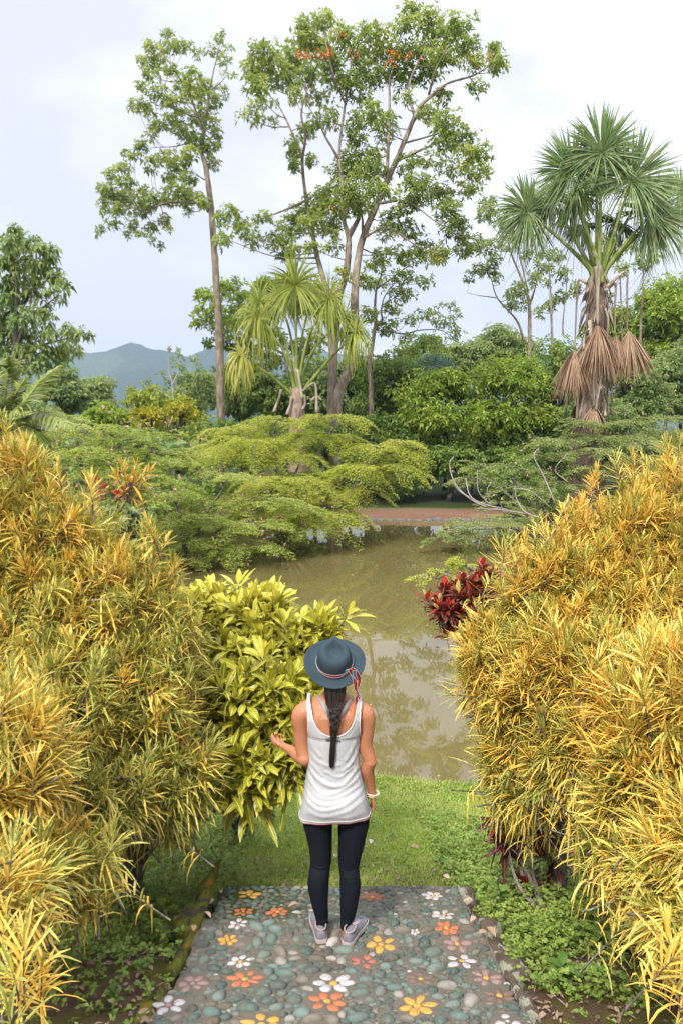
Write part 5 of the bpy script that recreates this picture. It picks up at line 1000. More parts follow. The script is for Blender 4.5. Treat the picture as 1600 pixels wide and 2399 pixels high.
# ------------------------------------------------------------------ the woman
Y0 = 4.04; ZA = crop(600, 1440, 3.92); ZL = crop(680, 1900, 6.914); ZH = crop(680, 1480, 7.84)
def Wp(px, py, dy=0.0): return np.array(P(px, py, Y0 + dy))
def Wa(x, y, dy=0.0): return Wp(*ZA(x, y), dy)
woman = empty('person', (float(Wp(784, 2200)[0]), Y0, float(step_z(Y0))))
tag(woman, 'woman in grey blue hat, white tank top and black leggings seen from behind', 'person')
def closed_tube(geo, pts, rx, ry=None, sides=18, axis_x=(1, 0, 0), n=6, ex=2.0):
    cp = curve_pts(pts, n); m_ = len(cp); rx = np.asarray(rx if len(rx) == m_ else lerp_r(rx, m_), float); ry = rx if ry is None else np.asarray(ry if len(ry) == m_ else lerp_r(ry, m_), float)
    tg = nrm(np.gradient(cp, axis=0)); s = nrm(np.asarray(axis_x, float) - (tg @ np.asarray(axis_x, float))[:, None] * tg); t = np.cross(tg, s)
    a = np.linspace(0, 2 * pi, sides, endpoint=False); ca = np.sign(np.cos(a)) * np.abs(np.cos(a)) ** (2 / ex); sa = np.sign(np.sin(a)) * np.abs(np.sin(a)) ** (2 / ex)
    ring = cp[:, None] + s[:, None] * (ca[None] * rx[:, None])[..., None] + t[:, None] * (sa[None] * ry[:, None])[..., None]
    i = np.arange(m_ - 1)[:, None] * sides; j = np.arange(sides)[None]; j2 = (j + 1) % sides
    b = geo.n; geo.add(ring, np.stack([i + j, i + j2, i + sides + j2, i + sides + j], -1).reshape(-1, 4))
    geo.add([cp[-1] + tg[-1] * rx[-1] * .6, cp[0] - tg[0] * rx[0] * .6], np.zeros((0, 4), int)); k = np.arange(sides); k2 = (k + 1) % sides; e = b + m_ * sides
    geo.f.append(np.stack([b + (m_ - 1) * sides + k, b + (m_ - 1) * sides + k2, np.full(sides, e)], -1)); geo.f.append(np.stack([b + k2, b + k, np.full(sides, e + 1)], -1))
def ball(geo, c, r, nu=14, nv=10, rot=None):
    u = np.linspace(0, 2 * pi, nu, endpoint=False); v = np.linspace(0, pi, nv)[1:-1]
    p_ = np.array([(sin(b) * cos(a), sin(b) * sin(a), cos(b)) for b in v for a in u] + [(0, 0, 1), (0, 0, -1)]) * np.asarray(r, float)
    if rot is not None: p_ = p_ @ np.array(rot).T
    b = geo.n; k = np.arange(nu); k2 = (k + 1) % nu; F = []
    for i in range(nv - 3): F.append(np.stack([i * nu + k, (i + 1) * nu + k, (i + 1) * nu + k2, i * nu + k2], -1))
    geo.add(p_ + np.asarray(c, float), np.concatenate(F)); T = (nv - 2) * nu
    geo.f.append(np.stack([b + k, b + k2, np.full(nu, b + T)], -1)); o = b + (nv - 3) * nu; geo.f.append(np.stack([o + k2, o + k, np.full(nu, b + T + 1)], -1))
def fuse(geo, name, mat, parent, voxel=.004, smooth=4, fac=.5, label=None):
    o = geo.build('tmp', mat); mo = o.modifiers.new('r', 'REMESH'); mo.mode = 'VOXEL'; mo.voxel_size = voxel; mo.use_smooth_shade = True
    ms_ = o.modifiers.new('s', 'SMOOTH'); ms_.factor = fac; ms_.iterations = smooth
    dg = bpy.context.evaluated_depsgraph_get(); me = bpy.data.meshes.new_from_object(o.evaluated_get(dg)); me.name = name
    bpy.data.objects.remove(o); me.materials.clear(); me.materials.append(mat)
    me.polygons.foreach_set('use_smooth', np.ones(len(me.polygons), bool))
    r = bpy.data.objects.new(name, me); COL.objects.link(r); adopt(r, parent)
    if label: r['label'] = label
    return r
m = M_('skin'); p = m.pos(); n1 = m.noise(p, 14, 3); n2 = m.noise(p, 500, 2); x3 = m.sep(p)
c = m.mix(n1, (.36, .145, .070), (.46, .20, .105))
skin = m.done(m.bsdf(c, .48, .4, m.bump(n2, .12, .001), Subsurface_Weight=.12, Subsurface_Scale=.02, Subsurface_Radius=(1.0, .35, .18)))
LEG_L = [(1915, 745, 36), (1945, 747, 31.5), (1972, 749.8, 28), (2008, 752, 24.8), (2030, 750.5, 23.2), (2045, 748, 24), (2066, 746, 24.6), (2088, 747, 22.6), (2117, 750, 18.4), (2146, 754, 15.2), (2168, 755, 12.4), (2190, 755, 10.5)]
LEG_R = [(1915, 828, 37), (1945, 826, 34), (1972, 823.5, 31), (2008, 818.8, 26.2), (2030, 817.4, 23.6), (2045, 818.5, 22.8), (2066, 820.3, 24.2), (2088, 819.6, 23), (2117, 817, 20.3), (2146, 814.5, 16.6), (2175, 810.5, 13.4), (2200, 810, 11)]
def leg(geo, tab, grow=0.0, top=True, upto=99):
    pts, rx, ry = [], [], []
    cx0 = 765 if tab is LEG_L else 803
    if top: pts.append(Wp(cx0 - (4 if tab is LEG_L else -4), 1885)); rx.append(.098 + grow); ry.append(.11 + grow)
    for (py, cx, hw) in tab[:upto]:
        q = Wp(cx, py); s_ = PM(Y0, q[2]); calf = .014 if 2040 < py < 2125 else 0
        q[1] -= calf - .004; pts.append(q); rx.append(hw / s_ + grow); ry.append(hw / s_ * (1.12 if py < 2000 else 1.10) + grow)
    n_ = 4; cp = curve_pts(pts, n_); closed_tube(geo, cp, np.interp(np.linspace(0, len(pts) - 1, len(cp)), range(len(pts)), rx), np.interp(np.linspace(0, len(pts) - 1, len(cp)), range(len(pts)), ry), 22, n=1)
# torso section table: z, half width, half depth
TZ = np.array([.74, .80, .86, .93, 1.02, 1.10, 1.18, 1.25, 1.31, 1.36, 1.39, 1.415, 1.44])
TW = np.array([.150, .166, .160, .140, .126, .128, .135, .146, .166, .160, .125, .080, .055])
TD = np.array([.105, .118, .110, .095, .088, .095, .102, .104, .100, .085, .072, .062, .055])
TX = float(Wp(783, 1750)[0])
g = Geo()
closed_tube(g, [(TX, Y0 + (.012 if z > 1.35 else 0), z) for z in TZ[2:]], TW[2:], TD[2:], 34, n=1, ex=2.3)
closed_tube(g, [(TX, Y0 + .02, 1.40), (TX, Y0 + .022, 1.46), (TX, Y0 + .035, 1.53)], [.058, .050, .050], None, 18)
hat_c = Wp(784, 1552); hc = np.array([hat_c[0], Y0 + .030, hat_c[2] - .045])
ball(g, hc, (.074, .092, .112), 20, 16); ball(g, hc + [0, .045, -.045], (.056, .052, .062)); ball(g, hc + [0, .097, -.025], (.013, .016, .022)); ball(g, hc + [0, .090, -.062], (.024, .012, .009))
for s_ in (-1, 1): ball(g, hc + [s_ * .075, .008, -.012], (.010, .020, .030)); ball(g, hc + [s_ * .030, .080, .002], (.015, .012, .010))
# scapula and spine relief
for s_ in (-1, 1): ball(g, (TX + s_ * .078, Y0 - .070, 1.285), (.050, .026, .070)); ball(g, (TX + s_ * .065, Y0 - .045, .84), (.085, .085, .085))
# arms
SL, EL, WL = Wa(418, 925), Wp(714, 1778, -.02), Wp(668, 1749, .19)
closed_tube(g, [Wa(520, 860, .01), SL, Wa(418, 1060), Wa(425, 1200), EL], [.058, .054, .043, .041, .036], None, 20)
closed_tube(g, [EL + [0, -.01, .0], EL * .72 + WL * .28 + [-.004, 0, -.004], EL * .4 + WL * .6, WL], [.036, .036, .028, .022], [.036, .037, .028, .019], 20); ball(g, EL + [0, -.005, 0], (.037, .037, .038))
SR, ER, WR = Wa(1000, 925), Wp(867, 1785, -.01), Wa(1060, 1640, .03)
closed_tube(g, [Wa(900, 860, .01), SR, Wa(1008, 1060), Wa(1000, 1200), ER], [.058, .054, .045, .041, .036], None, 20)
closed_tube(g, [ER + [0, -.004, .01], Wa(1020, 1420, .0), Wa(1045, 1540, .02), WR], [.037, .038, .029, .0215], [.036, .037, .027, .017], 20); ball(g, ER, (.036, .036, .04))
def hand(geo, w, d, nrm_, size, curls, thumb=1, tcurl=.5, tdir=.7):
    """w wrist, d towards the fingers, nrm_ out of the palm; curls: bend per finger in radians"""
    d = nrm(np.array(d, float)); nn = nrm(np.array(nrm_, float) - np.dot(nrm_, d) * d); s = np.cross(d, nn) * thumb; k = size
    closed_tube(geo, [w - d * .01, w + d * .03 * k, w + d * .062 * k, w + d * .088 * k], [.021 * k, .033 * k, .039 * k, .038 * k], [.016, .015 * k, .0135 * k, .011 * k], 18, axis_x=tuple(s), ex=2.5)
    for i in range(4):
        off = (1.5 - i) * .0195 * k; ln = [.92, 1.0, .95, .76][i] * k; p_ = w + d * (.084 - .004 * abs(1.2 - i)) * k + s * off; pts = [p_ - d * .01, p_]; a_ = 0.0; r = [.0088, .0090, .0085, .0076][i] * k
        for j, l in enumerate((.042, .026, .021)):
            a_ += curls[i] * (.75, 1.0, .7)[j]; dd = d * cos(a_) + nn * sin(a_) + s * (.07 * (1.5 - i)); p_ = p_ + nrm(dd) * l * ln; pts.append(p_)
        closed_tube(geo, pts, [r * 1.1, r, r * .95, r * .9, r * .75], None, 10, n=3)
    p_ = w + d * .022 * k + s * .024 * k + nn * .006; dd = nrm(s * tdir + d * .75 + nn * .35); pts = [p_, p_ + dd * .04 * k]; dd2 = nrm(dd + d * tcurl + nn * tcurl * .8 - s * tcurl * .3); pts.append(pts[-1] + dd2 * .031 * k); dd3 = nrm(dd2 + nn * tcurl * .5 + d * .2); pts.append(pts[-1] + dd3 * .024 * k)
    closed_tube(geo, pts, [.0145 * k, .0115 * k, .0095 * k, .0075 * k], None, 10, n=3)
hand(g, WR, Wa(1078, 1790, .05) - WR, (-.85, -.15, .1), .86, (.38, .48, .55, .62), 1, .3, .45)
LH = Wp(641, 1738, .27); hand(g, WL, LH - WL + np.array([0, .02, 0]), (.25, -.15, 1), .86, (.85, 1.1, 1.2, 1.25), -1, .7, .35)
leg(g, LEG_L, -.006); leg(g, LEG_R, -.006)
fuse(g, 'body', skin, woman, .0034, 5)
# leggings
m = M_('leggings_cloth'); p = m.pos(); mpn = m.n('ShaderNodeMapping'); m.set(mpn.inputs[0], p); mpn.inputs['Scale'].default_value = (10, 10, 60); n1 = m.noise(mpn.outputs[0], 1.6, 3, .6); n2 = m.noise(p, 900, 2)
leg_m = m.done(m.bsdf(m.mix(n2, (.004, .006, .010), (.010, .014, .022)), .8, .15, m.bump(n1, .35, .006)))
g = Geo(); leg(g, LEG_L, .0015, upto=11); leg(g, LEG_R, .0015, upto=11); closed_tube(g, [(TX, Y0, .805), (TX, Y0, .85), (TX, Y0, .92)], [.150, .168, .15], [.11, .125, .105], 30)
for tab, z0 in ((LEG_L, 2030), (LEG_R, 2040)):      # wrinkles behind the knees and at the hems
    for py, dz_ in ((z0 - 12, .006), (z0 + 2, -.004), (z0 + 14, .004), (2150, .003), (2162, -.003)):
        cx = np.interp(py, [t[0] for t in tab], [t[1] for t in tab]); hw = np.interp(py, [t[0] for t in tab], [t[2] for t in tab]); q = Wp(cx, py); s_ = PM(Y0, q[2]); r = hw / s_
        a_ = np.linspace(pi * 1.08, pi * 1.92, 9); closed_tube(g, [q + [cos(t) * r * .97, sin(t) * r * 1.08 - (.010 if 2040 < py < 2125 else 0), dz_ * sin(t * 2.3)] for t in a_], [.0015] + [.0036] * 7 + [.0015], None, 8, n=1)
fuse(g, 'leggings', leg_m, woman, .0036, 3)
# tank top
m = M_('tank_cloth'); p = m.pos(); mpn = m.n('ShaderNodeMapping'); m.set(mpn.inputs[0], p); mpn.inputs['Scale'].default_value = (1, 1, .22); n1 = m.noise(mpn.outputs[0], 260, 3, .7); n2 = m.noise(p, 9, 3); n3 = m.noise(p, 700, 2)
c = m.mix(n1, (.36, .37, .38), (.62, .61, .61)); c = m.mix(m.ss(n2, .50, .75), c, m.mix(.5, c, (.42, .47, .52)))
tank = m.leafy(c, .85, .12, .15, normal=m.bump(m.math('ADD', n1, n3), .25, .002))
SIL = np.array([(1924, 701, 869), (1905, 702.5, 868), (1865, 711, 860), (1830, 716, 851), (1797, 720, 844), (1760, 722.5, 841), (1728, 720, 843)])
RID = [[(470,1420),(560,1500),(680,1555),(800,1550),(930,1440)], [(470,1500),(540,1590),(640,1630),(780,1600),(960,1500)], [(500,1600),(580,1650),(720,1660),(850,1615),(990,1580)], [(440,1700),(560,1755),(700,1745),(850,1690),(1010,1620)], [(450,1640),(540,1700),(680,1705),(800,1672)], [(500,1795),(650,1805),(820,1765),(1000,1700)], [(945,1120),(905,1210),(830,1330)], [(480,1290),(570,1350),(660,1378),(760,1370)], [(960,1180),(930,1290),(850,1400)], [(485,1150),(520,1230),(590,1300)], [(640,1440),(760,1480),(880,1420)], [(940,1260),(900,1350),(800,1430)], [(470,1380),(520,1400),(600,1470)]]
RW = []
for i, r in enumerate(RID):
    cp = curve_pts([tuple(Wa(x, y, -.10)) for x, y in r], 8); RW.append((cp[:, [0, 2]], (.0085, .0075, .005, .0065, .005, .0045, .005, .004, .0045, .0035, .0045, .004, .005)[i], (.011, .010, .009, .012, .008, .012, .011, .010, .009, .01, .008, .009, .009)[i]))
def folds(x, z):
    d_ = np.zeros_like(x)
    for cp, am, wd_ in RW:
        dist = np.sqrt(((x[..., None] - cp[:, 0]) ** 2 + (z[..., None] - cp[:, 1]) ** 2)).min(-1); ends = 1.0
        am = am * .62; d_ += am * np.exp(-(dist / wd_) ** 2) - am * .35 * np.exp(-((dist - wd_ * 2.0) / wd_) ** 2)
    return d_
zs_ = np.array([Wp(785, a[0])[2] for a in SIL]); xl = np.array([Wp(a[1], a[0])[0] for a in SIL]); xr_ = np.array([Wp(a[2], a[0])[0] for a in SIL])
o_ = np.argsort(zs_); zs_, xl, xr_ = zs_[o_], xl[o_], xr_[o_]
nt, nr_ = 260, 170; th = np.linspace(0, 2 * pi, nt, endpoint=False); zz = np.linspace(zs_[0], 1.205, nr_)
T, ZZ = np.meshgrid(th, zz); tt = (ZZ - zz[0]) / (zz[-1] - zz[0])
ZZ = ZZ + (1 - tt) ** 3 * (.046 + .012 * np.cos(T) - .012 * np.cos(2 * T))
L_ = np.interp(ZZ, zs_, xl); R_ = np.interp(ZZ, zs_, xr_); cxx = (L_ + R_) / 2; hw = (R_ - L_) / 2
hd = np.interp(ZZ, TZ, TD) + .012 + .030 * np.clip((1.05 - np.abs(ZZ - .98) * 4), 0, 1) * .35 + .012 * (1 - tt) + .020 * np.exp(-((ZZ - .85) / .07) ** 2)
ex = 2.35; ca = np.sign(np.cos(T)) * np.abs(np.cos(T)) ** (2 / ex); sa = np.sign(np.sin(T)) * np.abs(np.sin(T)) ** (2 / ex)
XX = cxx + hw * ca; YY = Y0 + hd * sa
back = np.clip(-sa * 1.5, 0, 1); dsp = folds(XX, ZZ) * back + .0015 * np.sin(T * 23 + ZZ * 40) * (1 - back * .6) + .003 * np.sin(T * 9) * (1 - tt) ** 2
XX += dsp * ca * .4; YY += dsp * sa
I = (np.arange(nr_ - 1)[:, None] * nt + np.arange(nt)[None]); I2 = (np.arange(nr_ - 1)[:, None] * nt + (np.arange(nt)[None] + 1) % nt)
gt_ = Geo(); gt_.add(np.stack([XX, YY, ZZ], -1), np.stack([I, I2, I2 + nt, I + nt], -1).reshape(-1, 4))
# upper panels: back and front, each two halves from scoop to armhole
zt = np.linspace(1.186, 1.405, 50)
xa = lambda z: np.interp(z, [1.2, 1.25, 1.30, 1.36, 1.41], [.1405, .139, .137, .1405, .1465])
def half(z, fr):
    bot = 1.232 if fr < 0 else 1.21
    inner = np.where(z < bot, 0, np.interp(z, [bot, bot + .007, bot + .022, bot + .05, bot + .09, bot + .13, 1.41], [0, .035, .066, .095, .112, .120, .129]))
    return inner, xa(z)
def tors(x, z, sgn, off):
    off = off - .004 * np.clip((1.212 - z) / .02, 0, 1); w_ = np.interp(z, TZ, TW) + .004; w_ = np.maximum(w_, np.interp(z, [1.2, 1.24, 1.3, 1.42], [.1425, .156, .175, .19])); d_ = np.interp(z, TZ, TD) + off + np.where((z > 1.22) & (z < 1.36) & (sgn < 0), .006 * np.exp(-((np.abs(x) - .078) / .05) ** 2), 0)
    return Y0 + sgn * d_ * np.clip(1 - (np.abs(x) / w_) ** 2.35, .02, 1) ** (1 / 2.35)
nu = 40
for sgn in (-1, 1):
    for sx in (-1, 1):
        a_, b_ = half(zt, sgn); U = np.linspace(0, 1, nu)[None]; x_ = a_[:, None] + (b_ - a_)[:, None] * U; zz_ = np.repeat(zt[:, None], nu, 1) + .0
        y_ = tors(x_, zz_, sgn, .012); XW = TX + sx * x_
        dd = folds(XW, zz_) * (sgn < 0) * .8; y_ = y_ + sgn * dd
        # strap rows over the shoulder
        i = (np.arange(len(zt) - 1)[:, None] * nu + np.arange(nu - 1)[None]).ravel()
        gt_.add(np.stack([XW, y_, zz_], -1), np.stack([i, i + 1, i + nu + 1, i + nu], -1))
        if sgn < 0:
            yb_, yf = y_[-1], tors(x_[-1:], zz_[-1:], 1, .012)[0]; ph = np.linspace(0, pi, 13); V = []
            for q in ph: V.append(np.stack([XW[-1], (yb_ + yf) / 2 - (yf - yb_) / 2 * cos(q), 1.405 + sin(q) * .016 + 0 * yb_], -1))
            i = (np.arange(12)[:, None] * nu + np.arange(nu - 1)[None]).ravel(); gt_.add(np.array(V), np.stack([i, i + 1, i + nu + 1, i + nu], -1))
top = gt_.build('tank_top', tank, woman)
# hem stitching, dark red under-hem and bound neckline
white_b = plain('binding', (.74, .72, .71), .8); red_b = plain('red_hem', (.25, .02, .03), .8)
g = Geo(); hemrow = np.stack([XX[0], YY[0], ZZ[0]], -1); tube(g, np.vstack([hemrow, hemrow[:1]]) - [0, 0, .001], .0018, 5, cap=False); g.build('red_hem', red_b, top)
g = Geo(); hr = np.stack([XX[8], YY[8], ZZ[8]], -1); c0_ = hr.mean(0); hr = c0_ + (hr - c0_) * np.array([1.018, 1.03, 1]); tube(g, np.vstack([hr, hr[:1]]), .0016, 4, cap=False)
for sgn in (-1, 1):
    a_, b_ = half(zt, sgn); k_ = zt >= (1.232 if sgn < 0 else 1.21)
    z2 = zt[k_]; ln_ = [(TX - x, float(tors(np.array(x), np.array(z), sgn, .0145)), z) for x, z in zip(a_[k_][::-1], z2[::-1])] + [(TX + x, float(tors(np.array(x), np.array(z), sgn, .0145)), z) for x, z in zip(a_[k_], z2)]
    tube(g, np.array(ln_), .0030, 6, cap=False)
    for sx in (-1, 1): tube(g, np.array([(TX + sx * x, float(tors(np.array(x), np.array(z), sgn, .0135)), z) for x, z in zip(b_, zt)]), .0028, 6, cap=False)
g.build('binding', white_b, top)
# script motif across the back of the top: little dark curls either side of the braid
g = Geo(); ink = plain('ink', (.05, .06, .09), .8)
def onback(x, y): q = Wa(x, y, -.1); q[1] = float(tors(np.array(abs(q[0] - TX)), np.array(q[2]), -1, .0150)) ; return q
for pa in [[(640,1120),(655,1130),(668,1122),(672,1135),(655,1148),(668,1155)], [(640,1140),(655,1150),(672,1145),(684,1150)], [(742,1142),(752,1150),(768,1148),(776,1155),(770,1166),(756,1162),(762,1150)], [(648,1130),(662,1142),(680,1134)], [(735,1150),(748,1158),(755,1148)]]:
    tube(g, curve_pts([onback(*q) for q in pa], 5), .0013, 4)
g.build('printed_script', ink, top)
# grey blue bikini straps
m = M_('striped_strap'); a = m.attr('leaf'); x3 = m.sep(a.outputs['Vector']); st_ = m.ss(m.math('SINE', m.math('MULTIPLY', x3[0], 9.0)), -.2, .2)
strap_m = m.done(m.bsdf(m.mix(st_, (.16, .22, .28), (.50, .54, .58)), .7)); g = Geo()
for sx in (-1, 1):
    pts = [Wa(724 + sx * 35, 960, -.10), Wa(724 + sx * 70, 890, -.105), Wa(724 + sx * 112, 815, -.085), Wa(724 + sx * 150, 763, -.045), Wa(724 + sx * 160, 750, .0), Wa(724 + sx * 150, 780, .07)]
    cp = curve_pts(pts, 8); tg = nrm(np.gradient(cp, axis=0)); n_ = nrm(cp - np.array([TX, Y0, 0]) * [1, 1, 0] - cp * [0, 0, 1]); sd_ = nrm(np.cross(tg, n_)); k = np.linspace(-1, 1, 5)
    v = cp[:, None] + sd_[:, None] * k[None, :, None] * .0085 + n_[:, None] * .004; lf = np.zeros(v.shape); lf[..., 0] = k
    i = (np.arange(len(cp) - 1)[:, None] * 5 + np.arange(4)[None]).ravel(); g.add(v, np.stack([i, i + 1, i + 6, i + 5], -1), lf)
g.build('bikini_strap', strap_m, woman)
# hair: cap, loose fall, plait and tail
m = M_('dark_hair'); a = m.attr('leaf'); x3 = m.sep(a.outputs['Vector']); hair_m = m.done(m.bsdf(m.mix(m.math('POWER', x3[2], 3.0), (.010, .007, .006), (.050, .028, .020)), .38, .5))
g = Geo(); ball(g, hc + [0, -.014, .012], (.081, .090, .112), 26, 20)
HP = np.array([(728, 640, -.075), (726, 720, -.088), (722, 800, -.10), (718, 880, -.118), (720, 960, -.128), (716, 1040, -.132), (712, 1110, -.132), (708, 1180, -.130), (704, 1260, -.128), (699, 1330, -.126), (695, 1395, -.124)])
HWd = np.array([.060, .058, .048, .037, .029, .023, .017, .011, .013, .013, .009])
hp_ = curve_pts([Wa(*q) for q in HP], 8); nH = len(hp_); tH = np.linspace(0, 1, nH); hw_ = np.interp(tH, np.linspace(0, 1, 11), HWd)
closed_tube(g, hp_, hw_ * .74, hw_ * .40, 16, n=1)
for i in range(420):
    b = i % 3; ph = b * 2 * pi / 3; tw = np.clip((tH - .22) / .1, 0, 1) * np.clip((.66 - tH) / .06, 0, 1); w_ = 2 * pi * 4.2
    lat = np.sin(w_ * tH + ph) * .38 * tw; dep = np.cos(2 * (w_ * tH + ph)) * .25 * tw
    rx_, ry_ = rng.uniform(-1, 1), rng.uniform(-1, .6); sp = 1 - tw * .55
    x_ = (lat + rx_ * sp * (.95 - .2 * tw)) * hw_; y_ = -(dep + .55 - ry_ * .3 * sp - rx_ ** 2 * .42 * sp) * hw_ * .62
    pp = hp_ + np.stack([x_, y_, 0 * x_], -1) + np.cumsum(rng.normal(size=(nH, 3)), 0) * .00025
    e_ = nH if rng.random() < .8 else int(nH * rng.uniform(.82, 1)); st = 0
    tube(g, pp[st:e_:2], lerp_r([.0022, .0022, .0020, .0012], len(pp[st:e_:2])), 4, cap=False)
for i in range(60):      # flyaways
    s_ = rng.integers(4, 60); L = rng.integers(10, 24); e2 = min(nH, s_ + L); sx = rng.choice([-1, 1]); bow = np.sin(np.linspace(0, pi, e2 - s_)) * rng.uniform(.3, .9)
    pp = hp_[s_:e2] + np.stack([sx * hw_[s_:e2] * (.75 + bow * .5), -hw_[s_:e2] * .3, 0 * bow], -1); tube(g, pp, .0006, 3, cap=False)
g.build('hair', hair_m, woman)
# hat
m = M_('felt'); p = m.obj(); n1 = m.noise(p, 400, 3, .7); n2 = m.noise(p, 12, 3)
felt = m.done(m.bsdf(m.mix(n2, (.027, .043, .053), (.045, .066, .080)), .92, .1, m.bump(n1, .5, .0015)))
hat = empty('hat', hat_c); adopt(hat, woman); TILT = R(33)
def hatw(v):
    v = np.asarray(v, float); y, z = v[..., 1], v[..., 2]
    return np.stack([v[..., 0] + hat_c[0], y * cos(TILT) - z * sin(TILT) + hat_c[1], y * sin(TILT) + z * cos(TILT) + hat_c[2]], -1)
nt = 96; th = np.linspace(0, 2 * pi, nt, endpoint=False); rows = []
def crown_pt(a, f):
    """f 0 at band, 1 at apex rim, >1 into the dent. front is +y"""
    fx, fy = cos(a), sin(a); pin = 1 - .34 * np.clip(fy, 0, 1) ** 1.5 * np.clip(f, 0, 1) * (abs(fx)) ** .3
    return fx, fy, pin
for k, (r, z) in enumerate([(.168, .006), (.166, .009), (.160, .008), (.150, .003), (.135, -.001), (.118, -.002), (.104, .001), (.0985, .006)]):
    rows.append([(cos(a) * r * .99, sin(a) * r * 1.03, z + .012 * (r / .168) ** 3 * cos(2 * a)) for a in th])
for k, (r, z, f) in enumerate([(.0965, .016, 0), (.0955, .032, .1), (.0935, .052, .3), (.0900, .072, .5), (.084, .090, .7), (.074, .103, .85), (.064, .108, 1), (.054, .1055, 1), (.044, .097, 1), (.034, .0885, 1), (.022, .083, 1), (.010, .081, 1), (.001, .0805, 1)]):
    row = []
    for a in th:
        fx, fy = cos(a), sin(a); tear = 1 - .42 * max(fy, 0) ** 1.3 * f * (1 if abs(fx) > 0 else 1); h = z + f * (.012 * fy if r > .05 else .012 * fy * r / .05)
        pinch = .010 * f * math.exp(-((fy - .72) / .22) ** 2) * (1 if r > .05 else r / .05)
        row.append((fx * r * tear - np.sign(fx) * pinch, fy * r * 1.16, h))
    rows.append(row)
Vh = hatw(np.array(rows)); nr_ = len(rows); I = (np.arange(nr_ - 1)[:, None] * nt + np.arange(nt)[None]); I2 = (np.arange(nr_ - 1)[:, None] * nt + (np.arange(nt)[None] + 1) % nt)
g = Geo(); g.add(Vh, np.stack([I, I2, I2 + nt, I + nt], -1).reshape(-1, 4)); ho = g.build('felt_body', felt, hat)
so = ho.modifiers.new('t', 'SOLIDIFY'); so.thickness = .003; so.offset = -1
bead = plain('white_bead', (.72, .68, .64), .5); redw = plain('red_weave', (.42, .035, .04), .8, .2, .3, 300, .3)
def ribbon_ring(a0, a1, z0, z1, mat, name, r=.0995, n=60, both=False):
    a = np.linspace(a0, a1, n); v = np.array([[(cos(q) * (r - (z - .01) * .04), sin(q) * (r - (z - .01) * .04) * 1.13, z) for z in np.linspace(z0(q), z1(q), 4)] for q in a])
    i = (np.arange(n - 1)[:, None] * 4 + np.arange(3)[None]).ravel(); g = Geo(); g.add(hatw(v), np.stack([i, i + 4, i + 5, i + 1], -1)); return g.build(name, mat, hat), v
bz0 = lambda q: .011; bz1 = lambda q: .011 + .018 * np.clip(1.15 - abs(((q + pi / 2 + pi) % (2 * pi) - pi)) / 1.5, .12, 1)
hb, v = ribbon_ring(0, 2 * pi, bz0, bz1, redw, 'hat_band')
def beads(geo, pts, r=.0022, step=.0046):
    pts = np.asarray(pts, float); d = np.r_[0, np.cumsum(np.linalg.norm(np.diff(pts, axis=0), axis=1))]; q = np.stack([np.interp(np.arange(0, d[-1], step), d, pts[:, i]) for i in range(3)], -1)
    for c in q: ball(geo, c, (r, r, r), 6, 5)
g = Geo(); vw = hatw(v)
beads(g, vw[:, 0] + [0, -.0015, 0], .0015, .0042); beads(g, vw[:, 3] + [0, -.0015, 0], .0015, .0042); g.build('bead_edging', bead, hat)
# knotted tails of the band
g, gb = Geo(), Geo()
ta = [ZH(1095, 690), ZH(1150, 840), ZH(1195, 940), ZH(1200, 1060), ZH(1250, 1130), ZH(1215, 1230), ZH(1225, 1330), ZH(1212, 1410)]
tb = [ZH(1140, 690), ZH(1210, 710), ZH(1240, 790), ZH(1270, 880), ZH(1250, 1000), ZH(1215, 1090), ZH(1255, 1180), ZH(1235, 1300), ZH(1225, 1400)]
for path in (ta, tb):
    cp = curve_pts([Wp(x, y, -.175 + .020 * i) for i, (x, y) in enumerate(path)], 8); n = len(cp); tg = nrm(np.gradient(cp, axis=0)); sd0 = nrm(np.cross(tg, [0, 1, 0])); w_ = .0085 * np.abs(np.cos(np.linspace(.6, 8.2, n))) * np.linspace(1, .55, n) + .0022
    v = cp[:, None] + sd0[:, None] * (np.linspace(-1, 1, 4)[None] * w_[:, None])[..., None]; i = (np.arange(n - 1)[:, None] * 4 + np.arange(3)[None]).ravel(); g.add(v, np.stack([i, i + 1, i + 5, i + 4], -1))
    beads(gb, v[:, 0] + [0, -.001, 0], .0012, .0036); beads(gb, v[:, 3] + [0, -.001, 0], .0012, .0036)
for q in (Wp(*ZH(1098, 692), -.182),): ball(g, q, (.0075, .006, .0065))
for i in range(9): tube(g, np.array([Wp(*ZH(1212 + rng.normal() * 4, 1405), -.03), Wp(*ZH(1212 + rng.normal() * 16, 1440), -.03)]), .0011, 4)
tb_o = g.build('hat_band_tail', redw, hat); gb.build('tail_beads', bead, hat)
g = Geo(); D = nrm(np.array([[-.8, -.3, -.25], [-.9, -.3, -.1], [.5, -.3, .6]])); leaves(g, np.tile(Wp(*ZH(1085, 690), -.172), (3, 1)), D, np.array([.026, .022, .02]), .011, .1, 5, OVATE, .2); g.build('feather', plain('blue_feather', (.08, .18, .28), .6), hat)
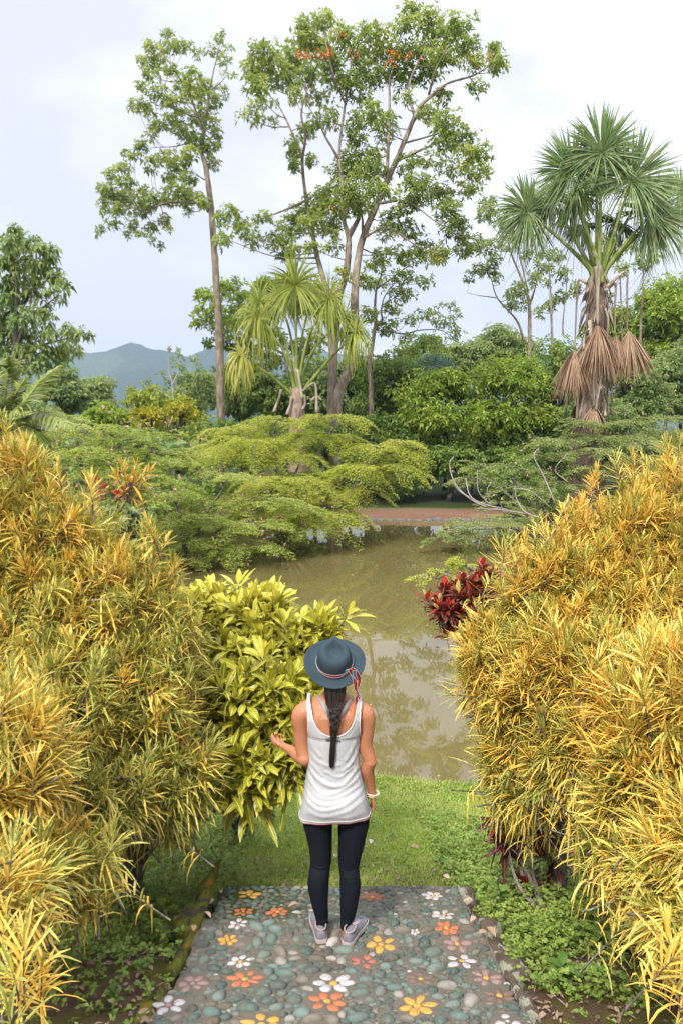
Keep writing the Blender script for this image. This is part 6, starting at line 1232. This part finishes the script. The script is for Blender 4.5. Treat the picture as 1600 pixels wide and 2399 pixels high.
# bracelets
br = Wa(1064, 1640, .026); ax_d = nrm(Wa(1078, 1790, .05) - Wa(1050, 1560, .02)); crm = plain('cream_bangle', (.72, .62, .38), .4); slv = plain('silver_bangle', (.6, .55, .45), .3, .8)
for off, rr, th_, mt, lb, tl in ((-.004, .0335, .0034, crm, 'thick cream bangle', .18), (.006, .031, .0030, crm, 'second cream bangle below it', -.1), (.014, .029, .0012, slv, 'thin silver bangle', .05)):
    s = nrm(np.cross(ax_d, [0, 1, .1])); t_ = np.cross(ax_d, s); a = np.linspace(0, 2 * pi, 33); c0_ = br + ax_d * off; g = Geo()
    tube(g, np.array([c0_ + s * cos(q) * rr + t_ * sin(q) * rr * .82 + ax_d * tl * rr * cos(q) + s * .003 for q in a]), th_, 8, cap=False); g.build('bracelet', mt, woman, label=lb)
# shoes
m = M_('shoe_cloth'); n1 = m.noise(m.pos(), 500, 2); shoe_m = m.done(m.bsdf(m.mix(n1, (.15, .142, .165), (.22, .205, .235)), .85, .2, m.bump(n1, .3, .001)))
sole_m = plain('shoe_sole', (.42, .36, .34), .8, .2, .3, 60); collar_m = plain('sock', (.34, .27, .26), .9); lace_m = plain('lace', (.70, .66, .66), .8)
def shoe(px, py, yaw, lab):
    x, y = on_step(px, py); z = float(step_z(y)) + .006; d = np.array([sin(yaw), cos(yaw), 0]); s = np.array([cos(yaw), -sin(yaw), 0]); g = Geo(); gs = Geo()
    T_ = [0, .04, .15, .3, .45, .6, .75, .88, .97, 1.0]; W_ = [.020, .029, .034, .033, .034, .039, .044, .041, .028, .012]; H_ = [.058, .070, .074, .075, .072, .060, .048, .040, .032, .022]; L = .25; z = max(z, float(step_z(y + .1)) + .01)
    th = np.linspace(0, pi, 15); V = []; VS = []
    for t, w, h in zip(T_, W_, H_):
        c = np.array([x, y, z]) + d * t * L
        V.append([c + s * (np.sign(cos(a)) * abs(cos(a)) ** .7 * w * (1 - .28 * (sin(a) ** 2) * (1 if t < .5 else .5))) + [0, 0, .018 + sin(a) ** .8 * (h - .018)] for a in th])
        VS.append([c + s * k * w * 1.07 + [0, 0, q] - d * (.003 if t == 0 else 0) for k, q in ((1, .0), (1.0, .010), (1, .021), (-1, .021), (-1.0, .010), (-1, .0))])
    V = np.array(V); n = 15; i = (np.arange(9)[:, None] * n + np.arange(n - 1)[None]).ravel(); g.add(V, np.stack([i, i + n, i + n + 1, i + 1], -1)); g.f.append(np.array([list(range(n))])); g.f.append(np.array([list(range(9 * n, 10 * n))[::-1]]))
    so_ = g.build('shoe', shoe_m, woman, label=lab); su = so_.modifiers.new('s', 'SUBSURF'); su.levels = su.render_levels = 2
    VS = np.array(VS); n = 6; j = np.arange(6); i = (np.arange(9)[:, None] * n + j[None]); i2 = (np.arange(9)[:, None] * n + ((j + 1) % 6)[None]); gs.add(VS, np.stack([i, i2, i2 + n, i + n], -1).reshape(-1, 4)); gs.f.append(np.array([[0, 5, 4, 3, 2, 1]])); gs.f.append(np.array([list(range(54, 60))])); gs.build('sole', sole_m, so_, smooth=False)
    c = np.array([x, y, z]) + d * .052; a = np.linspace(0, 2 * pi, 25); gc = Geo(); tube(gc, np.array([c + s * cos(q) * .029 + d * sin(q) * .040 + [0, 0, .076 + .006 * sin(q)] for q in a]), .0045, 6, cap=False); gc.build('collar', collar_m, so_)
    gc = Geo()
    for k in range(5):
        t = .36 + k * .07; h = np.interp(t, T_, H_); c2 = np.array([x, y, z]) + d * t * L; tube(gc, np.array([c2 - s * .018 + [0, 0, h - .004], c2 + [0, 0, h + .002], c2 + s * .018 + [0, 0, h - .004]]), .002, 4)
    gc.build('laces', lace_m, so_)
    return x, y, z
shoe(755, 2214, R(-10), 'left grey canvas shoe'); shoe(811, 2219, R(24), 'right grey canvas shoe turned outward')
# ------------------------------------------------------------------ the air between here and the hills
HAZE = 0.00022
m = M_('air'); pv = m.n('ShaderNodeVolumePrincipled'); pv.inputs['Color'].default_value = (.66, .82, 1.0, 1); pv.inputs['Density'].default_value = HAZE; pv.inputs['Anisotropy'].default_value = .2
m.t.links.new(pv.outputs[0], m.out.inputs['Volume'])
x0, x1, y0, y1, z0, z1 = -2700, 2700, -60, 3720, -9, 420
V = [(x, y, z) for z in (z0, z1) for y in (y0, y1) for x in (x0, x1)]
hz = mk("haze", V, np.array([(0, 2, 3, 1), (4, 5, 7, 6), (0, 1, 5, 4), (2, 6, 7, 3), (0, 4, 6, 2), (1, 3, 7, 5)]), m.m, smooth=False)
tag(hz, 'thin bluish air fading the far hills', kind='stuff')
